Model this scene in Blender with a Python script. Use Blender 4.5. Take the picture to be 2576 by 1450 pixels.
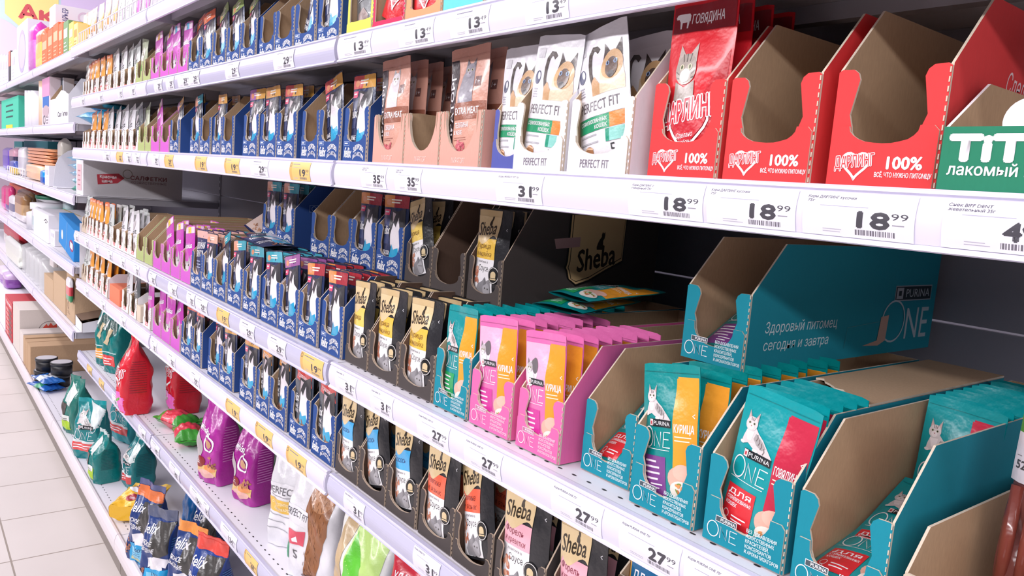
import bpy, math, random
from mathutils import Vector, Matrix, geometry
random.seed(7)
S = bpy.context.scene; COL = S.collection
for o in list(bpy.data.objects): bpy.data.objects.remove(o)
# ---------------------------------------------------------------- camera
CAMY, CAMZ, FPX = -0.584, 1.275, 1970.27
R = [(0.61139564, 0.78750377, 0.07767358), (0.14804361, -0.01740619, -0.98882765), (-0.77735350, 0.61606399, -0.12722697)]
cam = bpy.data.cameras.new('camera'); camo = bpy.data.objects.new('camera', cam); COL.objects.link(camo)
camo.matrix_world = Matrix(((R[0][0], -R[1][0], -R[2][0], 0), (R[0][1], -R[1][1], -R[2][1], CAMY), (R[0][2], -R[1][2], -R[2][2], CAMZ), (0, 0, 0, 1)))
cam.sensor_width = 36; cam.lens = FPX / 2576 * 36; cam.clip_start = 0.01
S.camera = camo
# ---------------------------------------------------------------- light
S.view_settings.view_transform = 'Standard'; S.view_settings.look = 'None'; S.view_settings.gamma = 1
S.view_settings.use_curve_mapping = False; S.view_settings.exposure = 0.0
W = bpy.data.worlds.new('store_air'); S.world = W; W.use_nodes = True
W.node_tree.nodes['Background'].inputs[0].default_value = (0.86, 0.84, 1.0, 1)
W.node_tree.nodes['Background'].inputs[1].default_value = 0.1
def strip(name, x, y, z, lx, ly, tilt, e, c=(1, 0.965, 1.0)):
    l = bpy.data.lights.new(name, 'AREA'); l.shape = 'RECTANGLE'; l.size = lx; l.size_y = ly; l.energy = e; l.color = c
    o = bpy.data.objects.new(name, l); COL.objects.link(o); o.location = (x, y, z); o.rotation_euler = (tilt, 0, 0)
strip('ceiling_lamp_row_next_aisle', 1, -4.5, 3.05, 18, 0.22, math.radians(66), 455)
strip('ceiling_lamp_row_this_aisle', -4, -1.15, 3.15, 16, 0.2, math.radians(12), 110)
strip('ceiling_lamp_row_store_end', -9.5, -1.5, 3.1, 5, 3.0, 0, 120)
# ---------------------------------------------------------------- picture measuring (pixel column/row -> place on a real plane)
def fX(u, Y, Z):
    k = (u - 1288) / FPX; dy, dz = Y - CAMY, Z - CAMZ
    a = R[0][1] * dy + R[0][2] * dz; b = R[2][1] * dy + R[2][2] * dz
    return (k * b - a) / (R[0][0] - k * R[2][0])
def fZ(v, X, Y):
    k = (v - 725) / FPX; dy = Y - CAMY
    a = R[1][0] * X + R[1][1] * dy; b = R[2][0] * X + R[2][1] * dy
    return CAMZ + (k * b - a) / (R[1][2] - k * R[2][2])
# ---------------------------------------------------------------- materials
def lin(c):
    return tuple(((x / 255) / 12.92 if x / 255 <= .04045 else ((x / 255 + .055) / 1.055) ** 2.4) for x in c) + (1,)
MC = {}
def mat(c, kind='paper'):
    key = (tuple(c), kind)
    if key in MC: return MC[key]
    m = bpy.data.materials.new('%s_%02x%02x%02x' % ((kind,) + tuple(c))); m.use_nodes = True
    nt = m.node_tree; N = nt.nodes; b = N['Principled BSDF']; b.inputs['Base Color'].default_value = lin(c)
    ro = dict(paper=.6, foil=.3, print=.42, card=.85, kraft=.92, plastic=.35, metal=.4, rail=.28, floor=.35, film=.2)[kind]
    b.inputs['Roughness'].default_value = ro
    def noise(scale, strength, dist, stretch=None):
        t = N.new('ShaderNodeTexCoord'); n = N.new('ShaderNodeTexNoise'); n.inputs['Scale'].default_value = scale; n.inputs['Detail'].default_value = 3
        if stretch:
            mp = N.new('ShaderNodeMapping'); mp.inputs['Scale'].default_value = stretch
            nt.links.new(t.outputs['Object'], mp.inputs[0]); nt.links.new(mp.outputs[0], n.inputs[0])
        else: nt.links.new(t.outputs['Object'], n.inputs[0])
        bp = N.new('ShaderNodeBump'); bp.inputs['Strength'].default_value = strength; bp.inputs['Distance'].default_value = dist
        nt.links.new(n.outputs[0], bp.inputs['Height']); nt.links.new(bp.outputs[0], b.inputs['Normal']); return n
    if kind == 'foil': noise(55, .45, .004); b.inputs['Coat Weight'].default_value = .35; b.inputs['Coat Roughness'].default_value = .12
    if kind == 'film': noise(40, .5, .004); b.inputs['Coat Weight'].default_value = .4
    if kind in ('card', 'kraft'):
        n = noise(420, .12, .0006, (1, 1, .25))
        mx = N.new('ShaderNodeMixRGB'); mx.blend_type = 'MULTIPLY'; mx.inputs[0].default_value = .22 if kind == 'kraft' else .1
        mx.inputs[1].default_value = lin(c); nt.links.new(n.outputs[0], mx.inputs[2]); nt.links.new(mx.outputs[0], b.inputs['Base Color'])
    if kind == 'clear':
        pass
    MC[key] = m; return m
def clear_mat():
    m = bpy.data.materials.new('clear_film'); m.use_nodes = True; nt = m.node_tree; N = nt.nodes
    b = N['Principled BSDF']; b.inputs['Base Color'].default_value = (.95, .95, .98, 1); b.inputs['Roughness'].default_value = .12
    b.inputs['Alpha'].default_value = .32
    return m
CLEAR = clear_mat()
# ---------------------------------------------------------------- mesh builder
class MB:
    def __init__(s): s.v = []; s.f = []; s.m = []; s.mats = []; s.sm = []
    def mi(s, m):
        if m not in s.mats: s.mats.append(m)
        return s.mats.index(m)
    def add(s, vs, fs, m, sm=False):
        n = len(s.v); s.v += [tuple(v) for v in vs]; k = s.mi(m)
        for f in fs: s.f.append([i + n for i in f]); s.m.append(k); s.sm.append(sm)
    def box(s, x0, x1, y0, y1, z0, z1, m):
        s.add([(x0, y0, z0), (x1, y0, z0), (x1, y1, z0), (x0, y1, z0), (x0, y0, z1), (x1, y0, z1), (x1, y1, z1), (x0, y1, z1)],
              [(0, 3, 2, 1), (4, 5, 6, 7), (0, 1, 5, 4), (1, 2, 6, 5), (2, 3, 7, 6), (3, 0, 4, 7)], m)
    def prism(s, poly, ax, t0, t1, ma, mb, me):
        # poly in (a,b); ax 'y': (x,z) swept along y;  'x': (y,z) swept along x;  'z': (x,y) swept along z
        P = {'y': lambda a, b, t: (a, t, b), 'x': lambda a, b, t: (t, a, b), 'z': lambda a, b, t: (a, b, t)}[ax]
        n = len(poly); A = [P(a, b, t0) for a, b in poly]; B = [P(a, b, t1) for a, b in poly]
        s.add(A, [list(range(n))], ma); s.add(B, [list(range(n))[::-1]], mb)
        s.add(A + B, [(i, (i + 1) % n, (i + 1) % n + n, i + n) for i in range(n)], me)
    def lathe(s, prof, m, n=20, c=(0, 0, 0), ax='z', sm=True):
        vs = []; fs = []
        for r, h in prof:
            for i in range(n):
                a = 2 * math.pi * i / n; x, y = r * math.cos(a), r * math.sin(a)
                vs.append({'z': (c[0] + x, c[1] + y, c[2] + h), 'y': (c[0] + x, c[1] + h, c[2] + y), 'x': (c[0] + h, c[1] + x, c[2] + y)}[ax])
        for j in range(len(prof) - 1):
            for i in range(n): fs.append((j * n + i, j * n + (i + 1) % n, (j + 1) * n + (i + 1) % n, (j + 1) * n + i))
        s.add(vs, fs, m, sm)
    def tube(s, pts, r, m, n=8):
        vs = []; fs = []; P = [Vector(p) for p in pts]
        for i, p in enumerate(P):
            d = (P[min(i + 1, len(P) - 1)] - P[max(i - 1, 0)]).normalized(); u = d.cross(Vector((0.3, 0.2, .93))).normalized(); w = d.cross(u)
            for k in range(n): a = 2 * math.pi * k / n; vs.append(p + r * (math.cos(a) * u + math.sin(a) * w))
        for i in range(len(P) - 1):
            for k in range(n): fs.append((i * n + k, i * n + (k + 1) % n, (i + 1) * n + (k + 1) % n, (i + 1) * n + k))
        fs += [list(range(n))[::-1], [(len(P) - 1) * n + k for k in range(n)]]
        s.add(vs, fs, m, True)
    def mesh(s, name):
        me = bpy.data.meshes.new(name); me.from_pydata(s.v, [], s.f)
        for m in s.mats: me.materials.append(m)
        me.polygons.foreach_set('material_index', s.m); me.polygons.foreach_set('use_smooth', s.sm); me.update(); return me
    def build(s, name, parent=None): return obj(name, s.mesh(name), parent)
def obj(name, me, parent=None):
    o = bpy.data.objects.new(name, me); COL.objects.link(o)
    if parent: o.parent = parent
    return o
def tag(o, label, cat, group=None):
    o['label'] = label; o['category'] = cat
    if group: o['group'] = group
    return o
def thing(name, label, cat, loc=(0, 0, 0), rot=(0, 0, 0), group=None):
    o = bpy.data.objects.new(name, None); COL.objects.link(o); o.location = loc; o.rotation_euler = rot; o.empty_display_size = .03
    return tag(o, label, cat, group)
def struct(o): o['kind'] = 'structure'; return o
# ---------------------------------------------------------------- flat printed shapes mapped onto surfaces
TC = {}
def text2d(t, bold):
    k = (t, bold)
    if k not in TC:
        c = bpy.data.curves.new('t', 'FONT'); c.body = t; c.resolution_u = 2; c.size = 1; c.offset = bold
        o = bpy.data.objects.new('t', c); m = o.to_mesh(); m.calc_loop_triangles()
        TC[k] = ([(v.co.x, v.co.y) for v in m.vertices], [tuple(x.vertices) for x in m.loop_triangles])
        o.to_mesh_clear(); bpy.data.objects.remove(o); bpy.data.curves.remove(c)
    return TC[k]
class Art:
    """collects coloured triangles in a flat 2D sheet, later laid on a surface"""
    def __init__(s): s.L = []; s.lev = 0; s.B = []
    def tri(s, pts, tris, c):
        # printing order: a shape only needs to lie above the shapes it overlaps
        x0, x1, y0, y1 = min(p[0] for p in pts), max(p[0] for p in pts), min(p[1] for p in pts), max(p[1] for p in pts)
        s.lev = 1 + max([b[4] for b in s.B if b[0] < x1 and b[1] > x0 and b[2] < y1 and b[3] > y0], default=0)
        s.B.append((x0, x1, y0, y1, s.lev)); s.L.append((pts, tris, c, s.lev))
    def poly(s, pts, c):
        t = geometry.tessellate_polygon([[Vector((x, y, 0)) for x, y in pts]]); s.tri(list(pts), t, c)
    def rect(s, x0, y0, x1, y1, c): s.poly([(x0, y0), (x1, y0), (x1, y1), (x0, y1)], c)
    def ell(s, cx, cy, rx, ry, c, rot=0, n=18, a0=0, a1=360):
        ca, sa = math.cos(rot), math.sin(rot); P = []
        for i in range(n):
            a = math.radians(a0 + (a1 - a0) * i / (n if a1 - a0 == 360 else n - 1)); x, y = rx * math.cos(a), ry * math.sin(a)
            P.append((cx + x * ca - y * sa, cy + x * sa + y * ca))
        s.poly(P, c)
    def ring(s, cx, cy, r, t, c, n=24, ry=None):
        ry = ry or r; P = []
        for i in range(n): a = 2 * math.pi * i / n; P += [(cx + r * math.cos(a), cy + ry * math.sin(a)), (cx + (r - t) * math.cos(a), cy + (ry - t) * math.sin(a))]
        T = []
        for i in range(n): a, b, d, e = 2 * i, 2 * i + 1, (2 * i + 2) % (2 * n), (2 * i + 3) % (2 * n); T += [(a, d, b), (d, e, b)]
        s.tri(P, T, c)
    def txt(s, t, x, y, w, c, h=None, b=.0, sh=0, rot=0, arc=0):
        V, T = text2d(t, 0); x0 = min(v[0] for v in V); x1 = max(v[0] for v in V); k = w / (x1 - x0)
        kh = k if h is None else h / .72
        ca, sa = math.cos(rot), math.sin(rot); P = []
        for a, d in V:
            px, py = (a - x0) * k + sh * d * kh, d * kh
            if arc: py += arc * (1 - ((px - w / 2) / (w / 2)) ** 2)
            P.append((x + px * ca - py * sa, y + px * sa + py * ca))
        if b:
            r = b * min(k, kh) * .9; D = [(r * math.cos(q * math.pi / 4), r * math.sin(q * math.pi / 4)) for q in range(0, 8, 1 if b > .06 else 2)]; n = len(P)
            for j, d in enumerate([(0, 0)] + D):
                if j == 0: s.tri(P, T, c)
                else: s.L.append(([(p[0] + d[0], p[1] + d[1]) for p in P], T, c, s.lev + .09 * j))
        else: s.tri(P, T, c)
    def lines(s, x, y, w, n, dy, h, c):
        for i in range(n): s.rect(x, y - i * dy, x + w * random.uniform(.65, 1), y - i * dy + h, c)
    def path(s, pts, t, c):
        n = len(pts); P = []; T = []
        for i, p in enumerate(pts):
            a = pts[max(i - 1, 0)]; d = pts[min(i + 1, n - 1)]; dx, dy = d[0] - a[0], d[1] - a[1]; l = math.hypot(dx, dy) or 1
            P += [(p[0] - dy / l * t / 2, p[1] + dx / l * t / 2), (p[0] + dy / l * t / 2, p[1] - dx / l * t / 2)]
        for i in range(n - 1): T += [(2 * i, 2 * i + 1, 2 * i + 2), (2 * i + 1, 2 * i + 3, 2 * i + 2)]
        s.tri(P, T, c)
    def lay(s, mb, f, kind, k=1.0, L=99, off=.00012, base=.0002):
        for pts, tris, c, lev in s.L:
            out = []; idx = {}; vs = []
            def vid(p):
                q = (round(p[0], 4), round(p[1], 4))
                if q not in idx: idx[q] = len(vs); vs.append(p)
                return idx[q]
            st = [tuple(pts[i] for i in t) for t in tris]
            while st:
                A, B, D = st.pop(); e = [(math.dist(A, B), 0), (math.dist(B, D), 1), (math.dist(D, A), 2)]; m = max(e)
                if m[0] > L:
                    if m[1] == 1: A, B, D = B, D, A
                    elif m[1] == 2: A, B, D = D, A, B
                    M = ((A[0] + B[0]) / 2, (A[1] + B[1]) / 2); st += [(A, M, D), (M, B, D)]
                else: out.append((vid(A), vid(B), vid(D)))
            ma = c if not isinstance(c, tuple) else mat(c, kind)
            mb.add([f(p[0] * k, p[1] * k, base + off * lev) for p in vs], out, ma, True)
# little drawings --------------------------------------------------
def cat_sit(a, x, y, h, c):
    a.poly([(x + p * h, y + q * h) for p, q in [(0, 0), (.42, 0), (.46, .2), (.44, .5), (.52, .62), (.56, .8), (.54, 1), (.48, .92), (.4, .93), (.36, 1), (.3, .84), (.3, .7), (.16, .55), (.05, .35), (-.02, .15)]], c)
def cat_head(a, x, y, r, c, ear, muz, eye=(60, 60, 50)):
    for s in (-1, 1): a.poly([(x + s * r * .95, y + r * .35), (x + s * r * .85, y + r * 1.5), (x + s * r * .15, y + r * .75)], ear)
    a.ell(x, y, r, r * .92, c); a.ell(x, y - r * .38, r * .5, r * .42, muz)
    for s in (-1, 1): a.ell(x + s * r * .38, y + r * .12, r * .2, r * .18, (225, 220, 190)); a.ell(x + s * r * .38, y + r * .12, r * .1, r * .13, eye)
    a.poly([(x - r * .14, y - r * .2), (x + r * .14, y - r * .2), (x, y - r * .38)], (120, 70, 70))
def cat_lie(a, x, y, k, c, d):
    P = lambda L: [(x + p * k, y + q * k) for p, q in L]; lt = tuple(min(255, int(v * 1.1)) for v in c); dk = tuple(int(v * .78) for v in c)
    a.poly(P([(.35, .6), (.2, .1), (.15, -.25), (.45, -.32), (.75, -.2), (1.3, -.42), (2.0, -.6), (2.75, -.72), (3.0, -.55), (2.7, -.3), (2.3, .0), (1.9, .3), (1.4, .55), (1.05, .8)]), c)
    a.poly(P([(1.2, .5), (1.9, .2), (2.3, -.1), (2.0, -.3), (1.5, -.15), (1.1, .15)]), dk); a.poly(P([(.3, .5), (.6, -.05), (.95, .0), (1.0, .55)]), lt)
    for p, q in ((1.35, .3), (1.6, .1), (1.85, -.08), (2.15, -.3)): a.path(P([(p, q + .18), (p + .1, q), (p + .02, q - .2)]), .07 * k, d)
    a.ell(x + .25 * k, y - .28 * k, .22 * k, .1 * k, lt, n=10); a.ell(x + 1.5 * k, y - .48 * k, .25 * k, .1 * k, lt, n=10)
    for q in (-1, 1): a.poly(P([(.6 + q * .1, 1.25), (.6 + q * .42, 1.75), (.6 + q * .46, 1.0)]), dk); a.poly(P([(.6 + q * .2, 1.25), (.6 + q * .38, 1.6), (.6 + q * .4, 1.1)]), (214, 180, 176))
    a.ell(x + .6 * k, y + .95 * k, .5 * k, .44 * k, c); a.ell(x + .6 * k, y + .78 * k, .26 * k, .2 * k, lt, n=12)
    for q in (-1, 0, 1): a.path(P([(.6 + q * .15, 1.34), (.6 + q * .1, 1.14)]), .05 * k, d)
    for q in (-1, 1): a.ell(x + (.6 + q * .2) * k, y + 1.0 * k, .09 * k, .07 * k, (150, 160, 120), n=10); a.ell(x + (.6 + q * .2) * k, y + 1.0 * k, .045 * k, .06 * k, (40, 40, 36), n=8)
    a.poly(P([(.53, .86), (.67, .86), (.6, .78)]), (176, 110, 110))
def chunks(a, x, y, rx, ry, cs, n=14):
    for i in range(n):
        t = random.uniform(0, 6.28); r = random.uniform(0, 1) ** .5
        a.ell(x + rx * r * math.cos(t), y + ry * r * math.sin(t), random.uniform(.22, .42) * min(rx, 1.6), random.uniform(.15, .3) * min(ry, 1.6), random.choice(cs), random.uniform(0, 3), n=9)
def heart(a, x, y, r, c, t=None):
    P = [(x + r * (16 * math.sin(q) ** 3) / 16, y + r * (13 * math.cos(q) - 5 * math.cos(2 * q) - 2 * math.cos(3 * q) - math.cos(4 * q)) / 16) for q in [i * 2 * math.pi / 30 for i in range(31)]]
    if t: a.path(P, t, c)
    else: a.poly(P[:-1], c)
WHT = (243, 241, 245); INK = (38, 36, 40)
def one_logo(a, x, y, w, c, box=True):
    if box:
        a.rect(x + w * .25, y + w * .42, x + w, y + w * .58, (24, 28, 34)); a.txt('PURINA', x + w * .4, y + w * .455, w * .57, WHT, h=w * .09)
        a.rect(x + w * .26, y + w * .43, x + w * .37, y + w * .57, (235, 215, 215)); a.rect(x + w * .29, y + w * .46, x + w * .34, y + w * .53, (190, 60, 70))
    a.ring(x + w * .2, y + w * .18, w * .2, w * .028, c, ry=w * .23)
    a.path([(x + w * .45, y), (x + w * .45, y + w * .32), (x + w * .66, y), (x + w * .66, y + w * .32)], w * .024, c)
    a.path([(x + w * .98, y + .0), (x + w * .76, y), (x + w * .76, y + w * .32), (x + w * .98, y + w * .32)], w * .024, c); a.path([(x + w * .76, y + w * .17), (x + w * .93, y + w * .17)], w * .02, c)
# ---------------------------------------------------------------- pouch designs (sheet units: centimetres)
def d_felix(h1, h2, body=(30, 44, 84), word='НЕЖНЫЕ КУСОЧКИ', cyan=True, ribbon=None):
    W, H = 8.6, 14.8; a = Art(); s = Art()
    if ribbon is None:
        s.rect(.1, H - 2.5, W * .42, H - .25, h1); s.rect(W * .42, H - 2.5, W - .1, H - .25, h2); s.lines(2.6, H - 1.2, 4, 2, .5, .25, (245, 235, 225)); s.ell(1.6, H - 1.6, .8, .6, (225, 150, 110))
        a.rect(.35, H - 4, 2.4, H - 2.9, (232, 78, 120)); a.lines(.6, H - 3.5, 1.5, 1, 1, .25, WHT)
    else:
        a.poly([(1, H - 3.2), (W - .4, H - 4.4), (W - .9, H - 3.3), (W - .5, H - 2.2), (.8, H - 1.2), (1.2, H - 2.2)], ribbon); a.txt('ГОВЯДИНА', 1.7, H - 2.75, 4.6, WHT, h=.7, b=.02, rot=-.17)
    if cyan: a.rect(.3, 5.5, 3.4, 10.2, (52, 66, 110))
    a.poly([(3.0, 12), (5.2, 11.6), (7.6, 12.4), (8.1, 9), (7.8, 6.5), (6.6, 5), (4.4, 5.4), (3.2, 8)], (58, 56, 60))
    a.poly([(4.6, 9.5), (5.6, 8.7), (6.1, 10.6), (6.8, 8.6), (7.8, 7.6), (7.6, 5.4), (6.7, 3.6), (5.2, 4), (4.0, 5.6), (4.0, 7.4)], (232, 226, 232))
    a.poly([(3.5, 11.5), (4.3, 9.5), (4.9, 11.2)], (205, 190, 196))
    a.poly([(3.6, 1.4), (8.2, 1.2), (8.2, 3.4), (7, 3.6), (6.6, 5), (5.2, 4.6), (4.6, 5.6), (4, 4)], (34, 160, 205))
    if cyan:
        a.txt(word.split()[0], .5, 3.5, 3.2, WHT, h=.8, b=.02); a.txt(word.split()[-1], .5, 2.4, 3.2, WHT, h=.8, b=.02)
    else:
        a.txt('МЯСНЫЕ', .5, 6.0, 2.9, WHT, h=.75, b=.01); a.txt('ЛОМТИКИ', .5, 5.0, 2.9, WHT, h=.75, b=.01)
    a.txt('felix', .5, 7.2, 3.0, WHT, h=1.7, b=.02, sh=.2, rot=.05)
    if ribbon: chunks(a, 4.2, 2.2, 2.6, 1.5, [(150, 105, 85), (170, 125, 100), (125, 85, 70)], 22)
    else: chunks(a, 3.6, 1.2, 1.6, .7, [(165, 110, 85), (140, 90, 70)], 10); a.ell(7.4, 2.2, .7, .55, (90, 180, 60))
    return dict(W=W, H=H, body=body, seal=(54, 58, 74) if ribbon else (40, 44, 70), sh=2.5 if ribbon is None else 1.0, art=a, sart=s, t=1.5)
def d_sheba(fc, word, ink=(120, 80, 20), word2=None):
    W, H = 9.2, 14.2; a = Art(); s = Art(); p = 6.3; gold = (222, 196, 150)
    s.rect(.25, H - 1.2, p, H - .2, (205, 178, 132))
    a.rect(.25, .4, p, 7.4, (240, 238, 240)); a.rect(.25, 6.4, p, 9.6, fc); a.poly([(.25, H - 1.2), (p, H - 1.2), (p, 9.7)] + [(p - i * .6, 9.35 + .75 * math.sin(i * .62 + .6)) for i in range(1, 10)] + [(.25, 8.4)], gold)
    a.txt('Sheba', .65, 9.9, 5.0, (50, 38, 20), h=2.1, b=.018, sh=.15, rot=.1); cat_sit(a, 3.5, 11.6, 1.5, (50, 38, 20))
    if word2: a.txt(word, .8, 8.0, 4.2, ink, h=.85, sh=.1); a.txt(word2, .8, 6.8, 4.6, ink, h=.8, sh=.1)
    else: a.txt(word, .9, 7.5, 4.0, ink, h=.9, sh=.1)
    a.txt('ломтики в', 1.6, 5.75, 3.2, (110, 105, 110), h=.4); a.txt('Соусе', 2.0, 4.5, 3.0, (40, 40, 44), h=.9)
    chunks(a, 1.5, 3.6, 1.0, 1.6, [(205, 140, 115), (190, 115, 90), (220, 165, 140)], 14)
    a.poly([(2.0, .5), (1.6, 1.4), (2.4, 2.4), (3.6, 2.9), (4.2, 3.6), (4.6, 2.9), (5.6, 3.4), (5.9, 2.2), (5.8, .8), (4.6, .5)], (138, 136, 140)); a.ell(4.9, 1.6, .95, 1.1, (165, 163, 167)); a.poly([(4.1, 2.2), (4.2, 3.5), (4.8, 2.6)], (120, 118, 122)); a.ell(4.6, 1.9, .16, .14, (70, 66, 60), n=8); a.ell(5.3, 1.8, .14, .14, (70, 66, 60), n=8)
    a.ell(6.6, 4.1, 1.35, 1.35, (18, 18, 20)); a.ring(6.6, 4.1, 1.25, .1, (225, 222, 220)); a.rect(6.0, 3.7, 7.2, 4.2, (214, 192, 150)); a.ell(6.6, 4.2, .6, .5, (214, 192, 150), a1=180); a.rect(5.9, 3.4, 7.3, 3.6, (214, 192, 150))
    a.path([(8.4, 11), (8.1, 11.2), (8.4, 11.4)], .12, (210, 210, 214))
    return dict(W=W, H=H, body=(36, 36, 40), seal=(30, 30, 32), sh=1.2, art=a, sart=s, t=1.5)
def d_one(base, stripe, sub, word='КУРИЦА', pale=False, subword=''):
    W, H = 9.2, 14.6; a = Art(); s = Art(); q = W * .62
    s.rect(q, H - 1.5, W - .15, H - 1.3, stripe); s.path([(.2, H - .9), (W - .2, H - .9)], .08, tuple(int(c * .8) for c in base))
    if pale: a.rect(.15, 8.2, q, H - 1.5, (226, 176, 206)); a.ell(1.9, 9.3, 1.7, 1.5, (236, 224, 234))
    a.poly([(q - .2, H - 1.5), (W - .15, H - 1.5), (W - .15, 3.2), (q + .2, 3.2)], stripe)
    if pale: cat_head(a, 1.5, 9.9, .8, (190, 180, 186), (120, 112, 116), (238, 232, 236)); a.ell(2.9, 10.3, .7, 1.0, (110, 104, 108), .3); a.ell(2.2, 8.6, .8, .9, (240, 236, 240))
    else: cat_lie(a, .7, 9.6, 1.55, (214, 206, 206), (120, 108, 108))
    one_logo(a, .5, 5.9, 4.9, WHT)
    a.path([(.6, 5.6), (5.2, 5.6)], .06, WHT)
    a.rect(.7, .9, 4.7, 4.9, sub)
    if subword: a.txt(subword, 1.0, 4.0, 3.2, WHT, h=.5, b=.02); a.txt('СТЕРИЛИЗОВАННЫХ', 1.0, 3.4, 3.4, WHT, h=.36, b=.02); a.txt('КОШЕК', 1.0, 2.85, 1.6, WHT, h=.36, b=.02); a.ring(1.4, 1.9, .4, .07, WHT); a.ring(1.4, 1.2, .3, .07, WHT)
    else: a.lines(1, 4.2, 3, 4, .6, .2, (235, 225, 235))
    a.lines(2.2, 1.9, 2, 2, .4, .14, WHT)
    a.txt(word, q + .25, 7.6, 2.75, WHT, h=.85, b=.03); a.lines(q + .3, 7.1, 2.4, 2, .4, .12, (250, 235, 210))
    a.ell(6.6, 2.9, 1.5, 1.2, (232, 178, 160)); a.ell(7.2, 3.6, 1.3, .8, (238, 190, 172)); a.ell(7.0, 1.7, 1.6, 1.0, (236, 230, 220)); chunks(a, 7.1, 1.9, 1.0, .6, [(222, 150, 90), (200, 120, 70), (120, 150, 70)], 10)
    a.path([(8.7, 9.2), (8.4, 9.4), (8.7, 9.6)], .1, WHT)
    return dict(W=W, H=H, body=base, seal=base, sh=1.3, art=a, sart=s, t=1.5)
def d_mira(hair, word):
    W, H = 9.4, 16; a = Art(); s = Art(); c = (214, 160, 142)
    s.path([(.2, H - 1.3), (W - .2, H - 1.3)], .08, (190, 136, 120))
    a.poly([(.1, H - 1.6), (2.0, H - 1.6), (2.5, 12), (2.3, 9), (2.0, 4), (2.1, .4), (.1, .4)], (52, 40, 44)); a.txt('МИРАТОРГ', 1.75, 1.2, 11.5, WHT, h=1.35, b=.02, rot=math.pi / 2)
    a.poly([(3.0, 8.4), (3.0, 10), (3.6, 12), (4.6, 13), (6.2, 13), (6.6, 11), (6.6, 8.4)], hair); cat_head(a, 5.2, 12.6, 1.15, hair, tuple(int(x * .75) for x in hair), tuple(min(255, int(x * 1.12)) for x in hair))
    a.rect(6.8, 10.4, 8.0, 11.7, (120, 84, 80)); a.txt('1+', 6.95, 10.7, .85, WHT, h=.65)
    a.rect(2.1, 6.1, W - .1, 8.4, (150, 92, 72)); a.txt('EXTRA MEAT', 2.5, 6.8, 5.6, WHT, h=.95, b=.02)
    a.txt(word, 2.5, 5.0, 3.6, WHT, h=.7, b=.02); a.txt('В ЖЕЛЕ', 2.5, 4.1, 2, WHT, h=.55, b=.02); a.lines(2.5, 3.6, 3.5, 2, .3, .1, (170, 110, 95))
    chunks(a, 4.0, 2.0, 1.3, 1.2, [(196, 92, 104), (214, 120, 126), (170, 70, 86)], 16)
    return dict(W=W, H=H, body=c, seal=(205, 150, 134), sh=1.5, art=a, sart=s, t=1.4)
def d_pfit():
    W, H = 9.4, 15.2; a = Art(); s = Art(); br = (70, 58, 52)
    a.rect(.5, H - 2.6, 1.9, H - 1.5, (206, 204, 210))
    a.path([(4.3, H - 2.6), (3.9, H - 2.2), (3.3, H - 2.1), (2.9, H - 2.7), (2.9, H - 3.7), (3.2, H - 5), (3.7, H - 6.2), (3.9, H - 7)], .62, br)
    a.poly([(3.5, 7.7), (3.4, 9.2), (4, 9.8), (5, 8.8), (7.6, 8), (7.6, 7.7)], (200, 160, 120))
    a.poly([(4.9, 7.7), (5.1, 9.4), (5.0, 10.4), (8.6, 10.4), (8.9, 9), (8.9, 7.7)], (226, 204, 176))
    cat_head(a, 6.9, 10.6, 1.75, (204, 164, 118), br, (72, 58, 54), (60, 90, 150)); a.ell(6.9, 10.3, 1.0, 1.1, (96, 76, 66)); a.ell(6.25, 10.8, .3, .26, (150, 175, 215)); a.ell(7.55, 10.8, .3, .26, (150, 175, 215)); a.ell(6.25, 10.8, .14, .2, (20, 24, 40)); a.ell(7.55, 10.8, .14, .2, (20, 24, 40)); a.ell(6.9, 9.5, .5, .4, (50, 42, 42))
    a.ell(1.4, H - 4.9, .72, .8, (50, 58, 96)); a.ell(1.65, H - 4.7, .3, .5, (225, 225, 235), .5); a.lines(.8, H - 6.3, 1.3, 4, .3, .13, (160, 158, 170))
    a.rect(.1, 5.5, W - .1, 7.7, (236, 235, 240)); a.txt('PERFECT FIT', .9, 6.1, 7.2, (112, 106, 112), h=1.1, b=.012)
    a.rect(.1, 3.9, 6.3, 5.45, (34, 150, 104)); a.rect(6.3, 3.9, W - .1, 5.45, (236, 140, 70)); a.txt('СТЕРИЛИЗОВАННЫХ', .7, 4.75, 5.2, WHT, h=.42, b=.02); a.txt('КОШЕК', 3.7, 4.1, 2.2, WHT, h=.42, b=.02)
    a.lines(.6, 3.4, 4.4, 2, .8, .18, (180, 180, 186)); a.rect(5.6, 2.4, 6.2, 3.8, (40, 150, 120)); a.rect(6.2, 2.4, W - .1, 3.8, (140, 205, 195))
    a.ell(2.0, 1.4, 1.2, .85, (170, 120, 84), .5); a.path([(1.0, 1.7), (2.0, 2.2), (3.1, 2.0)], .2, (226, 190, 160)); a.path([(1.2, .9), (2.1, 1.4), (3.1, 1.3)], .2, (226, 190, 160)); a.txt('5', 6.2, .9, .8, (60, 60, 64), h=1.3)
    return dict(W=W, H=H, body=(232, 230, 236), seal=(226, 224, 230), sh=1.4, art=a, sart=s, t=1.5)
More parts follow.
